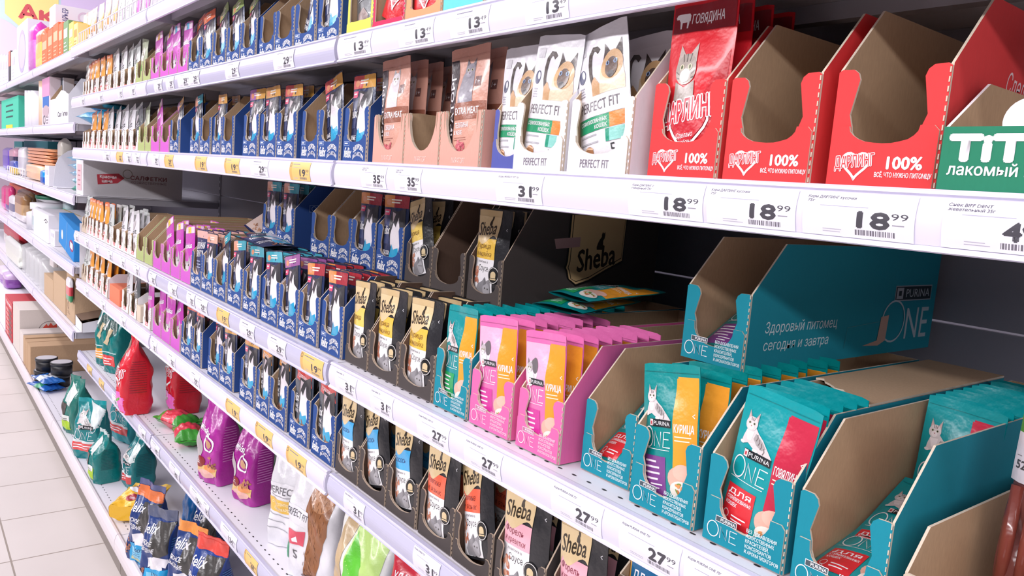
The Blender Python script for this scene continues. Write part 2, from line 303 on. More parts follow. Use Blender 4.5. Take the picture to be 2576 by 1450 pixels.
def d_darl():
    W, H = 9.6, 17.2; a = Art(); s = Art(); r = (222, 36, 48)
    s.rect(.25, H - 3.1, W - .25, H - .45, (140, 36, 46)); s.txt('ГОВЯДИНА', 3.0, H - 2.3, 4.8, WHT, h=.95, b=.02); s.poly([(.55, H - 1.5), (.75, H - 1.25), (1.05, H - 1.2), (2.5, H - 1.2), (2.7, H - 1.4), (2.72, H - 2.0), (2.6, H - 1.9), (2.5, H - 2.65), (2.3, H - 2.65), (2.25, H - 2.05), (1.55, H - 2.05), (1.5, H - 2.65), (1.3, H - 2.65), (1.2, H - 1.95), (1.0, H - 1.7), (.65, H - 1.7)], WHT)
    a.poly([(W - .3, 12), (W - .3, 3), (8, 2), (5, 5.5)], (196, 26, 40))
    cat_head(a, 3.5, 10.4, 1.65, (172, 160, 150), (196, 180, 172), (226, 218, 212), (90, 100, 60)); a.poly([(2.1, 9.2), (2.0, 7.4), (5.2, 7.0), (5.0, 9.3), (3.6, 8.6)], (158, 146, 138)); a.ell(3.5, 9.7, .7, .6, (230, 222, 218))
    for q in (-.7, 0, .7): a.path([(3.5 + q, 11.9), (3.5 + q * .7, 11.1)], .14, (96, 86, 80))
    for q in (-1, 1): a.path([(3.5 + q * 1.5, 10.2), (3.5 + q * .95, 9.9)], .12, (110, 98, 92)); a.path([(3.5 + q * 1.4, 9.6), (3.5 + q * .9, 9.5)], .12, (110, 98, 92))
    heart(a, 4.6, 5.0, 3.0, WHT, .3); heart(a, 4.6, 5.1, 2.75, (196, 26, 44))
    for o, c in ((.1, WHT), (.02, (214, 40, 60))): a.txt('ДАРЛИНГ', .5, 4.9, 8.2, c, h=2.1, b=o, rot=.12)
    a.txt('Сделано', 3.2, 3.6, 2.6, WHT, h=.5, sh=.2, rot=.1); a.txt('с любовью', 3.2, 2.9, 2.8, WHT, h=.5, sh=.2, rot=.1)
    return dict(W=W, H=H, body=r, seal=(214, 32, 46), sh=3.1, art=a, sart=s, t=1.5)
def d_whis(tagc, body=(196, 66, 180)):
    W, H = 8.6, 14.6; a = Art(); s = Art()
    s.rect(.3, H - 2.0, W - .3, H - .3, (238, 214, 232)); s.rect(2.6, H - 2.0, 5.6, H - .3, tagc); s.lines(3, H - 1.2, 2, 2, .4, .16, (150, 110, 40))
    a.txt('whiskas', 1.2, 8.3, 6.2, WHT, h=1.5, b=.03, rot=.05)
    a.poly([(2.4, 1), (2.0, 4), (2.2, 6.2), (3.0, 4.9), (5.2, 5.0), (6.2, 6.6), (6.8, 4), (6.4, 1)], (188, 180, 186)); a.ell(4.4, 3.2, 1.3, 1.3, (212, 206, 210)); a.ell(3.4, 3.9, .35, .3, (90, 84, 70)); a.ell(5.4, 3.9, .35, .3, (90, 84, 70)); a.ell(4.4, 2.6, .25, .2, (130, 90, 96))
    for q in (3.4, 4.4, 5.4): a.path([(q, 5), (q, 4.4)], .14, (130, 122, 128))
    return dict(W=W, H=H, body=body, seal=(206, 90, 190), sh=2.0, art=a, sart=s, t=1.4)
def d_kit(main=(238, 160, 60), top=(226, 120, 70)):
    W, H = 8.8, 14.2; a = Art(); s = Art()
    s.lines(1, H - .8, 4, 2, .4, .2, (250, 230, 210))
    a.rect(.1, .2, W - .1, 6.2, (236, 228, 226)); a.ell(3.4, 9.2, 2.1, 2.5, WHT); a.txt('Kit', 2.2, 8.5, 2.4, (150, 60, 60), h=1.5, b=.02)
    chunks(a, 4.4, 5.4, 2.8, 1.5, [(110, 72, 62), (140, 98, 84), (86, 58, 52)], 20)
    a.rect(1, 1.4, 7.6, 3.2, (222, 90, 84)); a.lines(1.4, 2.6, 5.5, 2, .6, .25, WHT)
    return dict(W=W, H=H, body=main, seal=top, sh=1.4, art=a, sart=s, t=1.4)
def d_ott(c=(226, 226, 230), ink=(40, 46, 46), word='ött'):
    W, H = 8.8, 14.4; a = Art(); s = Art()
    a.rect(.5, H - 3.6, 3.6, H - 1.2, (120, 126, 122)); a.txt(word, 2.4, 6.6, 4.6, ink, h=1.8); a.lines(2.4, 5.8, 4, 2, .5, .18, (150, 150, 154)); a.poly([(2, .6), (2.2, 3.6), (5, 4), (6.4, 2.6), (6.2, .6)], (150, 128, 124)); a.ell(4, 9.6, 1.7, 1.5, (196, 190, 192))
    return dict(W=W, H=H, body=c, seal=(196, 200, 198), sh=1.1, art=a, sart=s, t=1.4)
def d_green():
    W, H = 8.8, 14.4; a = Art(); s = Art()
    a.ell(4.4, 9.6, 2.6, 2.2, (228, 226, 214)); a.poly([(1, .6), (1.4, 5), (4, 6.6), (7, 5), (7.6, .6)], (112, 170, 90)); a.ell(5.6, 3, 1.2, 1.6, (232, 190, 160)); a.txt('Gold', 2.6, 9.2, 3.6, (110, 120, 70), h=1.1)
    return dict(W=W, H=H, body=(190, 200, 170), seal=(180, 190, 160), sh=1.1, art=a, sart=s, t=1.4)
def d_navy():
    W, H = 8.6, 14.8; a = Art(); s = Art(); s.rect(.1, H - 2.2, W - .1, H - .3, (226, 176, 168))
    a.txt('УДВОЙНАЯ', .8, 9.6, 6.6, WHT, h=1.7, b=.02, rot=.06); a.txt('ВКУСА', 2.6, 7.6, 4.8, WHT, h=1.7, b=.02, rot=.06); a.lines(2.6, 6.4, 4, 3, .8, .3, (150, 160, 190)); a.poly([(.2, .4), (.3, 6), (2.6, 4.4), (6, 2.4), (6, .4)], (214, 190, 180)); chunks(a, 3.6, 1.6, 1.8, .9, [(190, 140, 110), (160, 110, 84)], 10)
    return dict(W=W, H=H, body=(30, 42, 88), seal=(40, 46, 84), sh=2.3, art=a, sart=s, t=1.5)
def d_dog():
    W, H = 9.4, 15; a = Art(); s = Art(); a.rect(.3, 8.2, W - .3, 13.2, (214, 160, 70)); a.rect(.5, 8.4, W - .5, 13, (10, 100, 150)); a.txt('ДЛЯ', .9, 11.2, 2.6, WHT, h=1.1, b=.02); a.txt('ВЗРОСЛЫХ', .9, 9.2, 7.4, WHT, h=1.1, b=.02); a.ell(4.7, 4.4, 3, 2.6, (180, 120, 80)); chunks(a, 4.7, 4.2, 2.4, 2, [(130, 80, 56), (160, 104, 70)], 16)
    return dict(W=W, H=H, body=(120, 84, 60), seal=(150, 110, 80), sh=1.4, art=a, sart=s, t=1.5)
OR, GO, TL, SAL, PUR, DR = (226, 110, 60), (222, 164, 70), (60, 160, 178), (222, 140, 120), (150, 84, 150), (166, 44, 56)
DES = dict(
    fgold=(d_felix((206, 84, 84), GO), 'navy gold-topped pouch'), fgold2=(d_felix((214, 160, 90), GO, word='СОЧНЫЕ ЛОМТИКИ'), 'navy amber-topped pouch'),
    fpurp=(d_felix((176, 110, 180), GO), 'navy lilac-and-gold pouch'), forange=(d_felix(OR, OR), 'navy orange-topped pouch'), folive=(d_felix((170, 186, 110), (150, 174, 96)), 'navy green-topped pouch'),
    ffish=(d_felix((222, 156, 130), TL), 'navy turquoise-topped pouch'), fteal=(d_felix(TL, (70, 170, 190)), 'navy all-turquoise-topped pouch'), fviol=(d_felix((170, 110, 160), PUR), 'navy violet-topped pouch'),
    fred=(d_felix((222, 140, 70), DR, word='КОЛБАСКИ С МЯСОМ'), 'navy red-topped pouch'), fsal=(d_felix((226, 170, 150), (230, 178, 158)), 'navy salmon-topped pouch'), fcoral=(d_felix((222, 92, 70), (214, 84, 66)), 'navy coral-topped pouch'),
    fmeat=(d_felix(GO, GO, body=(46, 60, 78), cyan=False, ribbon=(206, 64, 60)), 'charcoal red-ribbon pouch'), fmeat2=(d_felix(GO, GO, body=(46, 60, 78), cyan=False, ribbon=(226, 150, 70)), 'charcoal amber-ribbon pouch'),
    navy=(d_navy(), 'white-lettered navy pouch'),
    sgold=(d_sheba((234, 190, 74), 'Курица', word2='и индейка'), 'black gold-panel pouch'), sgold1=(d_sheba((238, 204, 100), 'Курица'), 'black pale-gold pouch'), sblue=(d_sheba((70, 170, 226), 'Лосось', (20, 70, 130)), 'black blue-panel pouch'),
    sred=(d_sheba((240, 104, 74), 'Телятина', (140, 40, 30), 'и язык'), 'black coral-panel pouch'), spink=(d_sheba((242, 176, 190), 'Форель', (130, 50, 70), 'и креветки'), 'black pink-panel pouch'), stan=(d_sheba((226, 196, 150), 'Курица'), 'black tan-panel pouch'),
    oteal=(d_one((0, 142, 146), (240, 160, 44), (30, 160, 90)), 'teal orange-striped pouch'), opink=(d_one((222, 110, 172), (240, 156, 44), (206, 44, 150), pale=True), 'pink orange-striped pouch'), oviol=(d_one((0, 136, 136), (240, 160, 50), (120, 60, 136)), 'violet-labelled teal pouch'),
    ored=(d_one((0, 150, 156), (196, 40, 70), (216, 40, 52), word='ГОВЯДИНА', subword='ДЛЯ'), 'teal crimson-striped pouch'),
    dog=(d_dog(), 'brown blue-labelled pouch'),
    mira=(d_mira((150, 146, 156), 'ТЕЛЯТИНА'), 'pink grey-cat pouch'), mira2=(d_mira((226, 220, 224), 'ГОВЯДИНА'), 'pink white-cat pouch'), pfit=(d_pfit(), 'white siamese-cat pouch'), darl=(d_darl(), 'red tabby-cat pouch'),
    whis=(d_whis((240, 214, 70)), 'magenta yellow-tabbed pouch'), whisb=(d_whis((90, 190, 230)), 'magenta blue-tabbed pouch'), whiso=(d_whis((236, 180, 70)), 'magenta amber-tabbed pouch'),
    kit=(d_kit(), 'orange-and-white pouch'), kito=(d_kit((232, 140, 60), (224, 96, 64)), 'deep orange pouch'), ott=(d_ott(), 'white grey-lettered pouch'), ottg=(d_ott((206, 212, 208), (40, 70, 60)), 'pale grey-green pouch'), ottb=(d_ott((88, 92, 96), (220, 220, 224)), 'dark grey pouch'), olive=(d_green(), 'pale olive pouch'), beige=(d_ott((214, 206, 196), (110, 90, 60), 'Kitty'), 'beige pouch'))
PM = {}
def pouch_mesh(key):
    if key in PM: return PM[key]
    d = DES[key][0]; W, H, t = d['W'] / 100, d['H'] / 100, d['t'] / 100; ph = sum(map(ord, key)) % 7
    def f(x, y, off, side=-1):
        u = min(max(x / W, 0), 1); v = min(max(y / H, 0), 1)
        pu = (1 - abs(2 * u - 1) ** 2.6); a = min(1, v / .16); b = min(1, max(0, (.9 - v) / .34)); vp = (.45 + .55 * a * a * (3 - 2 * a)) * b * b * (3 - 2 * b)
        wr = .0009 * math.sin(11 * u + 17 * v + ph) * (1 - abs(2 * u - 1)) + .0024 * math.sin(4.4 * u + ph) * max(0, v - .82) * 5
        w_in = 1 - .035 * b * (1 - abs(2 * v - 1))
        rnd = .012 * max(0, abs(2 * u - 1) - .8) * 5 * (1 if v > .97 else 0)
        return ((u - .5) * W * w_in, wr * .8 + side * (.0004 + t * .5 * pu * vp + off), v * H - rnd * .13)
    def shell(y0, y1, art, col):
        mb = MB(); nx, ny = 10, max(2, int((y1 - y0) / .009)); m = mat(col, 'foil')
        for side in (-1, 1):
            vs = [f(W * i / nx, y0 + (y1 - y0) * j / ny, 0, side) for j in range(ny + 1) for i in range(nx + 1)]
            fs = [(j * (nx + 1) + i, j * (nx + 1) + i + 1, (j + 1) * (nx + 1) + i + 1, (j + 1) * (nx + 1) + i)[::-side] for j in range(ny) for i in range(nx)]
            mb.add(vs, fs, m, True)
        fl = lambda x, y, off: f(x, y, off, -1)
        art.lay(mb, fl, 'foil', .01, L=.75, off=.00016, base=.0003); return mb
    ys = H - d['sh'] / 100
    b = shell(0, ys, d['art'], d['body']).mesh('pouch_body_' + key); s = shell(ys, H, d['sart'], d['seal']).mesh('pouch_seal_' + key)
    PM[key] = (b, s); return PM[key]
ORD = ['first', 'second', 'third', 'fourth', 'fifth', 'sixth', 'seventh', 'eighth', 'ninth', 'tenth', 'eleventh', 'twelfth', 'thirteenth', 'fourteenth', 'fifteenth', 'sixteenth', 'seventeenth', 'eighteenth', 'nineteenth', 'twentieth']
def pouch(key, loc, rot, label, group):
    b, s = pouch_mesh(key)
    r = thing('cat_food_pouch', label, 'pouch', loc, rot, group)
    obj('pouch_body', b, r); obj('top_seal', s, r); return r
# ---------------------------------------------------------------- trays
KR = (200, 168, 134); EDGE = (222, 206, 186)
KIND = dict(
    felix=dict(w=.09, d=.36, hs=.094, hb=.148, ys=.05, lc=.035, ls=.048, sw=.17, c=(36, 74, 142), look='blue'),
    one=dict(w=.09, d=.44, hs=.086, hb=.142, ys=.056, lc=.020, ls=.045, sw=.2, c=(0, 138, 158), look='teal'),
    pink=dict(w=.09, d=.42, hs=.076, hb=.142, ys=.056, lc=.024, ls=.042, sw=.2, c=(236, 108, 170), look='pink'),
    sheba=dict(w=.092, d=.34, hs=.07, hb=.15, ys=.052, lc=.014, ls=.032, sw=.13, c=(74, 66, 64), look='dark grey'),
    mira=dict(w=.098, d=.36, hs=.078, hb=.08, ys=.02, lc=.022, ls=.078, sw=.13, c=(226, 166, 150), look='dusty pink'),
    pf=dict(w=.094, d=.36, hs=.082, hb=.14, ys=.05, lc=.022, ls=.042, sw=.13, c=(240, 238, 244), look='white'),
    pfb=dict(w=.08, d=.36, hs=.078, hb=.14, ys=.05, lc=.018, ls=.04, sw=.13, c=(84, 92, 168), look='lavender-blue'),
    red=dict(w=.089, d=.38, hs=.095, hb=.152, ys=.055, lc=.036, ls=.05, sw=.19, c=(226, 60, 62), look='red'),
    whis=dict(w=.088, d=.36, hs=.08, hb=.146, ys=.06, lc=.03, ls=.05, sw=.14, c=(206, 96, 196), look='magenta'),
    olive=dict(w=.088, d=.36, hs=.08, hb=.146, ys=.06, lc=.028, ls=.048, sw=.16, c=(176, 188, 122), look='olive'),
    white=dict(w=.1, d=.34, hs=.07, hb=.09, ys=.03, lc=.012, ls=.03, sw=.22, c=(242, 240, 246), look='white slotted'),
    kraft=dict(w=.1, d=.34, hs=.06, hb=.09, ys=.03, lc=.014, ls=.03, sw=.22, c=(208, 190, 170), look='beige'),
    yellow=dict(w=.09, d=.36, hs=.1, hb=.15, ys=.03, lc=.028, ls=.03, sw=.1, c=(226, 226, 96), look='yellow'),
    crim=dict(w=.1, d=.36, hs=.1, hb=.15, ys=.03, lc=.02, ls=.02, sw=.06, c=(226, 50, 96), look='crimson'),
    orange=dict(w=.1, d=.36, hs=.1, hb=.15, ys=.03, lc=.022, ls=.03, sw=.15, c=(250, 166, 120), look='orange'),
    turq=dict(w=.1, d=.36, hs=.1, hb=.15, ys=.03, lc=.03, ls=.04, sw=.22, c=(110, 214, 220), look='turquoise'),
    dog=dict(w=.1, d=.36, hs=.12, hb=.16, ys=.05, lc=.05, ls=.07, sw=.15, c=(90, 70, 56), look='brown'))
def tray_print(kind, w):
    a = Art()  # metres*100
    w *= 100
    if kind == 'felix':
        a.rect(.6, 2.95, 2.7, 3.65, (190, 205, 232)); a.rect(.68, 3.03, 2.62, 3.57, (34, 80, 154)); a.lines(.9, 3.2, 1.6, 1, 1, .22, WHT)
        a.txt('felix', .7, .95, 2.7, WHT, h=1.75, b=.04, sh=.2)
        a.txt('ЗДОРОВО', 4.3, 1.75, 3.7, WHT, h=.82, b=.045, arc=.62); a.txt('БЫТЬ КОТОМ!', 4.2, .62, 3.9, WHT, h=.66, b=.04, arc=.62)
    elif kind in ('one', 'pink'):
        one_logo(a, .6, .75, 3.5, WHT, False); a.rect(1.5, 2.25, 3.9, 2.85, WHT); a.rect(1.56, 2.31, 3.84, 2.79, (70, 84, 92) if kind == 'one' else (190, 120, 150)); a.txt('PURINA', 2.1, 2.4, 1.65, WHT, h=.32, b=.02)
        for i, t in enumerate(['БЕЗ ДОБАВЛЕНИЯ', 'ИСКУССТВЕННЫХ', 'КРАСИТЕЛЕЙ,', 'КОНСЕРВАНТОВ', 'И АРОМАТИЗАТОРОВ']): a.txt(t, 5.0, 2.5 - i * .5, [3.2, 3.0, 2.5, 2.8, 3.6][i], (214, 236, 240) if kind == 'one' else (250, 214, 232), h=.34, b=.03)
    elif kind == 'mira': a.txt('МИРАТОРГ', 3.3, .7, 3.2, (248, 222, 212), h=.75)
    elif kind in ('pf',): a.txt('PERFECT FIT', 2.3, .8, 4.4, (120, 112, 122), h=.9, b=.01)
    elif kind == 'red':
        heart(a, 2.5, 2.0, 1.15, WHT, .2)
        for o, c in ((.1, WHT), (.01, (222, 60, 66))): a.txt('ДАРЛИНГ', .8, 1.6, 3.3, c, h=.95, b=o, rot=.1)
        a.txt('100%', 5.1, 1.7, 2.7, WHT, h=.95, b=.04); a.txt('ВСЁ, ЧТО НУЖНО ПИТОМЦУ', 4.2, 1.05, 4.4, WHT, h=.36, b=.03)
    elif kind == 'white': a.rect(3.2, .7, 6.8, 1.9, (224, 110, 104)); a.lines(3.6, 1.5, 2.8, 2, .5, .2, WHT)
    return a
TMC = {}
def tray_mesh(kind):
    if kind in TMC: return TMC[kind]
    k = KIND[kind]; w, d, hs, hb, ys, lc, ls, sw = [k[x] for x in ('w', 'd', 'hs', 'hb', 'ys', 'lc', 'ls', 'sw')]; T = .0022
    out, inn, ed = mat(k['c'], 'card'), mat(KR if kind not in ('sheba',) else (108, 84, 70), 'kraft'), mat(EDGE if kind != 'sheba' else (190, 170, 150), 'kraft')
    mb = MB()
    side = [(T, 0), (T, hs), (ys, hb), (d, hb), (d, 0)]
    mb.prism(side, 'x', 0, T, out, inn, ed); mb.prism(side, 'x', w - T, w, inn, out, ed)
    mb.prism([(T, 0), (w - T, 0), (w - T, hb), (T, hb)], 'y', d - T, d, inn, out, ed); mb.box(T, w - T, T, d - T, .0004, T, inn)
    s = sw * w
    def ucut(lo, r0=0):
        return [(w - s * .8, hs * .62), (w - s * .95, ls)] + [(w / 2 + (w / 2 - s * .95) * math.cos(a), ls - (ls - lo) * math.sin(a) ** .8) for a in [math.pi * i / 12 for i in range(1, 12)]] + [(s * .95, ls), (s * .8, hs * .62)]
    top = hs; r = s * .55
    jit = lambda p: (p[0] + random.uniform(-.0004, .0004), p[1] + random.uniform(-.0004, .0004))
    front = [(0, 0), (w, 0), (w, top - .002), (w - .003, top)] + [(w - s + r * .7 - r * math.sin(q) * .9, top - r + r * math.cos(q)) for q in (.3, .9, 1.5)] + [jit(p) for p in ucut(lc)] + [(s - r * .7 + r * math.sin(q) * .9, top - r + r * math.cos(q)) for q in (1.5, .9, .3)] + [(.003, top), (0, top - .002)]
    mb.prism(front, 'y', 0, T, out, inn, ed)
    body = mb.mesh('carton_' + kind)
    fb = MB(); T2 = .0018; y0 = -T2 - .0003
    if kind in ('mira', 'crim'): fl = None
    u = [p for p in ucut(lc + .0006) if p[1] <= ls]
    fpoly = [(.002, .0006), (w - .002, .0006), (w - .002, ls - .004), (w - .006, ls)] + [jit((p[0], min(p[1], ls))) for p in u] + [(.006, ls), (.002, ls - .004)]
    fb.prism(fpoly, 'y', y0, -.0003, out, inn, ed)
    tray_print(kind, w).lay(fb, lambda x, y, off: (x, y0 - off, y), 'print', .01)
    # perforated fold line down the right corner
    for i in range(int(hs / .007)): fb.box(w - .0012, w - .0002, y0 + .0012, y0 + .0018, .004 + i * .007, .008 + i * .007, ed)
    TMC[kind] = (body, fb.mesh('flap_' + kind)); return TMC[kind]
ROWN = dict(A='top', B='second', C='third', D='fourth', E='fifth', F='sixth', G='bottom')
ROWZ = dict(A=1.698, B=1.497, C=1.294, D=.949, E=.746, F=.432, G=.131)
CNT = {}; TN = {}
def bayname(x): return 'near bay' if x > -1.24 else 'middle bay' if x > -2.49 else 'far bay'
SPECS = []
def tray(row, kind, u0, u1, ps=(), Y=.03, z=None, upper=False, side=None, w=None, X=None):
    """ps: list of (design, n, first gap, pitch, lean deg, tilt deg, xshift)"""
    z0 = ROWZ[row] if z is None else z; X0 = fX(u0, Y, z0) if X is None else X
    SPECS.append(dict(row=row, kind=kind, X0=X0, w=w or (fX(u1, Y, z0) - X0), ps=ps, Y=Y, z0=z0, upper=upper, side=side))
SKIP = {(a_, b_) for a_, L_ in {1: [2], 2: [2], 3: [2], 4: [2], 9: [2], 10: [2], 13: [3], 14: [2], 15: [3], 25: [2], 28: [2], 29: [2], 32: [2, 3], 33: [2, 3], 34: [3], 35: [3], 36: [3], 37: [3], 38: [3], 39: [2], 45: [3, 4, 5], 47: [3, 4], 49: [3, 4], 50: [3], 51: [4], 53: [2, 3], 54: [3, 4], 55: [5, 6], 57: [3, 4, 5], 64: [2, 3], 65: [2, 3], 66: [2, 3, 4], 67: [2, 3, 4], 68: [2, 3, 4], 69: [3, 4], 70: [3, 4], 73: [2, 4], 74: [3], 75: [3], 80: [3], 81: [3], 82: [7, 8], 83: [4, 5, 6, 7, 8, 9], 85: [3, 4, 5, 6, 7, 8, 9], 86: [3, 7, 8, 9, 10, 11, 12], 87: [6, 7, 8, 9, 10, 11, 12], 88: [5, 6, 7, 8, 9, 10, 11], 89: [6, 7, 8, 9, 10, 11], 90: [6, 7, 8, 9], 91: [5, 6, 7, 8, 9, 10], 92: [5, 6, 7, 8, 9, 10], 93: [6, 7, 8, 9, 10], 97: [2], 102: [3, 4, 5], 103: [4, 5, 6], 106: [3, 4], 107: [3, 4], 110: [4], 112: [2], 113: [2], 114: [2, 3, 4], 115: [2, 3, 4], 116: [2, 3, 4], 117: [4], 118: [2, 3, 4], 119: [3, 4], 121: [2], 124: [2, 3, 4], 125: [3, 4], 126: [2], 127: [2, 3], 128: [3, 4], 129: [3, 4], 130: [3, 4], 131: [2, 3], 132: [3], 133: [3], 134: [3], 136: [3], 137: [3], 139: [3, 4], 140: [3]}.items() for b_ in L_}   # pouches buried where the photo shows nothing of them
def build_trays():
    for key in sorted({(t['row'], t['upper']) for t in SPECS}):
        L = sorted([t for t in SPECS if (t['row'], t['upper']) == key], key=lambda t: t['X0']); last = -3.7262
        for i, t in enumerate(L):
            k = KIND[t['kind']]; X0 = max(t['X0'], last + .0006); nx = L[i + 1]['X0'] - .0012 if i + 1 < len(L) else 99
            w = min(max(t['w'], k['w'] * .9), k['w'] * 1.08); w = max(min(w, nx - X0), .055); last = X0 + w
            one_tray(t, X0, w)
TRN = [0]
def one_tray(t, X0, ww):
    row, kind, Y, z0, upper = t['row'], t['kind'], t['Y'], t['z0'], t['upper']; k = KIND[kind]; TRN[0] += 1
    bay = bayname(X0 + .03); ck = (row, kind, bay, upper); CNT[ck] = CNT.get(ck, 0) + 1; n = CNT[ck]
    up = 'upper tier of ' if upper else ''
    lab = '%s card tray, %s from left, %s%s shelf, %s' % (k['look'], ORD[n - 1], up, ROWN[row], bay)
    r = thing('display_tray', lab, 'tray', (X0, Y, z0 + .0006), (0, 0, 0), 'card display trays')
    b, f = tray_mesh(kind); sx = ww / k['w']
    for nm, me in (('carton', b), ('front_flap', f)):
        o = obj(nm, me, r); o.scale.x = sx
        if nm == 'front_flap' and kind not in ('mira', 'crim', 'yellow', 'orange', 'turq'): o['label'] = 'printed front flap'
    if t['side']: t['side'](r, ww, k)
    short = '%s %s tray, %s%s shelf, %s' % (ORD[n - 1], k['look'], 'upper ' if upper else '', ROWN[row], bay)
    i0 = 0
    for p in t['ps']:
        key, cnt, gap, pitch, lean, tilt, xs = tuple(p) + ('', 1, .012, .016, -7, 0, 0)[len(p):]; gap = .0 if gap <= .012 else .003 if gap <= .05 and lean > -30 else gap - .006; lean = lean * .15 if lean > -10 else lean * .25 if lean > -30 else lean * .6
        d = DES[key][0]
        for i in range(cnt):
            le = lean + random.uniform(-1.5, 1.5); ti = tilt if i == 0 else tilt * .3 + random.uniform(-1.2, 1.2); rz = random.uniform(-2, 2)
            y = gap + .0026 + i * pitch + d['t'] / 200; tn = math.tan(math.radians(abs(ti))) * k['hs'] * .4; sc = max(.8, min(1, (ww - .0065 - tn) / (d['W'] / 100))); xo = -math.copysign(min(tn / 2, max(0, (ww - .006 - sc * d['W'] / 100) / 2)), ti); hw = d['W'] / 200 * sc * abs(math.sin(math.radians(ti)))
            i0 += 1
            if (TRN[0], i0) in SKIP: continue
            q = pouch(key, (X0 + ww / 2 + xs + xo, Y + y, z0 + .0034 + hw + d['t'] / 200 * abs(math.sin(math.radians(le))) ** .7), (math.radians(le), math.radians(ti), math.radians(rz)),
                      '%s, %s in %s' % (DES[key][1], 'front one' if i0 == 1 else ORD[i0 - 1] + ' back', short), 'cat food pouches in display trays')
            q.scale = (sc, 1, 1)
# ---------------------------------------------------------------- store shell
fl = MB(); fl.box(-16, 3, -7, 1.2, -.05, 0, mat((216, 206, 196), 'floor')); flo = struct(fl.build('floor'))
def floor_mat():
    m = bpy.data.materials.new('floor_tiles'); m.use_nodes = True; nt = m.node_tree; N = nt.nodes; b = N['Principled BSDF']
    t = N.new('ShaderNodeTexCoord'); mp = N.new('ShaderNodeMapping'); mp.inputs['Location'].default_value = (-.2436, -.0058, 0)
    br = N.new('ShaderNodeTexBrick'); br.offset = 0; br.inputs['Scale'].default_value = 1; br.inputs['Brick Width'].default_value = .33; br.inputs['Row Height'].default_value = .33
    br.inputs['Mortar Size'].default_value = .003; br.inputs['Mortar Smooth'].default_value = .2
    br.inputs['Color1'].default_value = lin((220, 212, 207)); br.inputs['Color2'].default_value = lin((214, 206, 201)); br.inputs['Mortar'].default_value = lin((150, 138, 126))
    n = N.new('ShaderNodeTexNoise'); n.inputs['Scale'].default_value = 3; n.inputs['Detail'].default_value = 6
    mx = N.new('ShaderNodeMixRGB'); mx.blend_type = 'MULTIPLY'; mx.inputs[0].default_value = .12
    L = nt.links.new; L(t.outputs['Object'], mp.inputs[0]); L(mp.outputs[0], br.inputs[0]); L(t.outputs['Object'], n.inputs[0]); L(br.outputs[0], mx.inputs[1]); L(n.outputs[0], mx.inputs[2]); L(mx.outputs[0], b.inputs['Base Color'])
    b.inputs['Roughness'].default_value = .38; return m
flo.data.materials[0] = floor_mat()
c = MB(); c.box(-16, 3, -7, 1.2, 3.4, 3.45, mat((236, 234, 240))); struct(c.build('ceiling'))
c = MB(); c.box(-16, -15.9, -7, 1.2, 0, 3.4, mat((246, 226, 244))); struct(c.build('wall_left'))
c = MB(); c.box(-16, 3, 1.15, 1.2, 0, 3.4, mat((226, 224, 232))); struct(c.build('wall_back'))
# ---------------------------------------------------------------- gondolas
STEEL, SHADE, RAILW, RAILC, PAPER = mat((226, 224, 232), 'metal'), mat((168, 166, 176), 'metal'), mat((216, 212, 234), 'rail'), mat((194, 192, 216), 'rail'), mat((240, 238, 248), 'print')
HOLE = mat((46, 42, 46)); TAUPE = mat((122, 112, 106), 'metal')
YF = dict(A=-.013, B=-.010, C=-.005, D=.003, E=.011, F=.019, G=-.079)
RT = dict(A=1.702, B=1.50, C=1.297, D=.952, E=.749, F=.435, G=.134)
BACK = .60; XB = [.018, -1.232, -2.482, -3.732]
def rcurve(q): return -.0045 * math.sin(math.pi * (.12 + .82 * q))   # q: 0 top .. 1 bottom of the label window
def rail_poly(h):
    P = [(.008, 0), (.0005, 0), (-.0015, -.0015), (-.0018, -.0035), (0, -.005)]
    P += [(rcurve(i / 8), -.0065 - (h - .0115) * i / 8) for i in range(9)]
    return P + [(-.0035, -h + .003), (-.004, -h + .001), (-.002, -h), (.002, -h), (.003, -h + .004), (.004, -.006)]
def shelf(name, X0, X1, yf, zt, label, white=True, h=.045, depth=None, holes=False, base=False):
    r = thing('shelf', label, 'shelf', ((X0 + X1) / 2, yf, zt), group='gondola shelves'); L = (X1 - X0) / 2 - .0025; back = BACK - .004 - yf
    m = MB(); m.box(-L, L, .006, back, -.0068, -.004, STEEL)
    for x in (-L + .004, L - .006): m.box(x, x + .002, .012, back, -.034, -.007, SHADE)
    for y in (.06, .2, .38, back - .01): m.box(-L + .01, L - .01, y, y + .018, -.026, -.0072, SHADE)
    if holes:
        n = int(2 * L / .025)
        for i in range(n):
            for y in (.03, .075) if holes > 1 else (.03,):
                x = -L + .02 + i * .025; m.add([(x + .004 * math.cos(k * .785), y + .0018 * math.sin(k * .785), -.0037) for k in range(8)], [list(range(8))], HOLE)
    m.build('shelf_plate', r)
    m = MB(); m.box(-L, L, .0085, .0105, -.034, -.0042, STEEL); m.build('front_edge', r)
    m = MB(); p = rail_poly(h); ma = RAILW if white else RAILC; m.prism(p, 'x', -L + .003, L - .003, ma, ma, ma); o = m.build('price_rail', r)
    for f in o.data.polygons: f.use_smooth = False
    if white:
        m = MB(); a = Art(); a.rect(-L + .006, .001, L - .006, .999, (222, 218, 238)); a.lay(m, lambda x, q, off: (x, rcurve(q) - off, -.0065 - (h - .0115) * q), 'print', L=.12); o2 = m.build('paper_strip', r); o2.parent = o
    return r
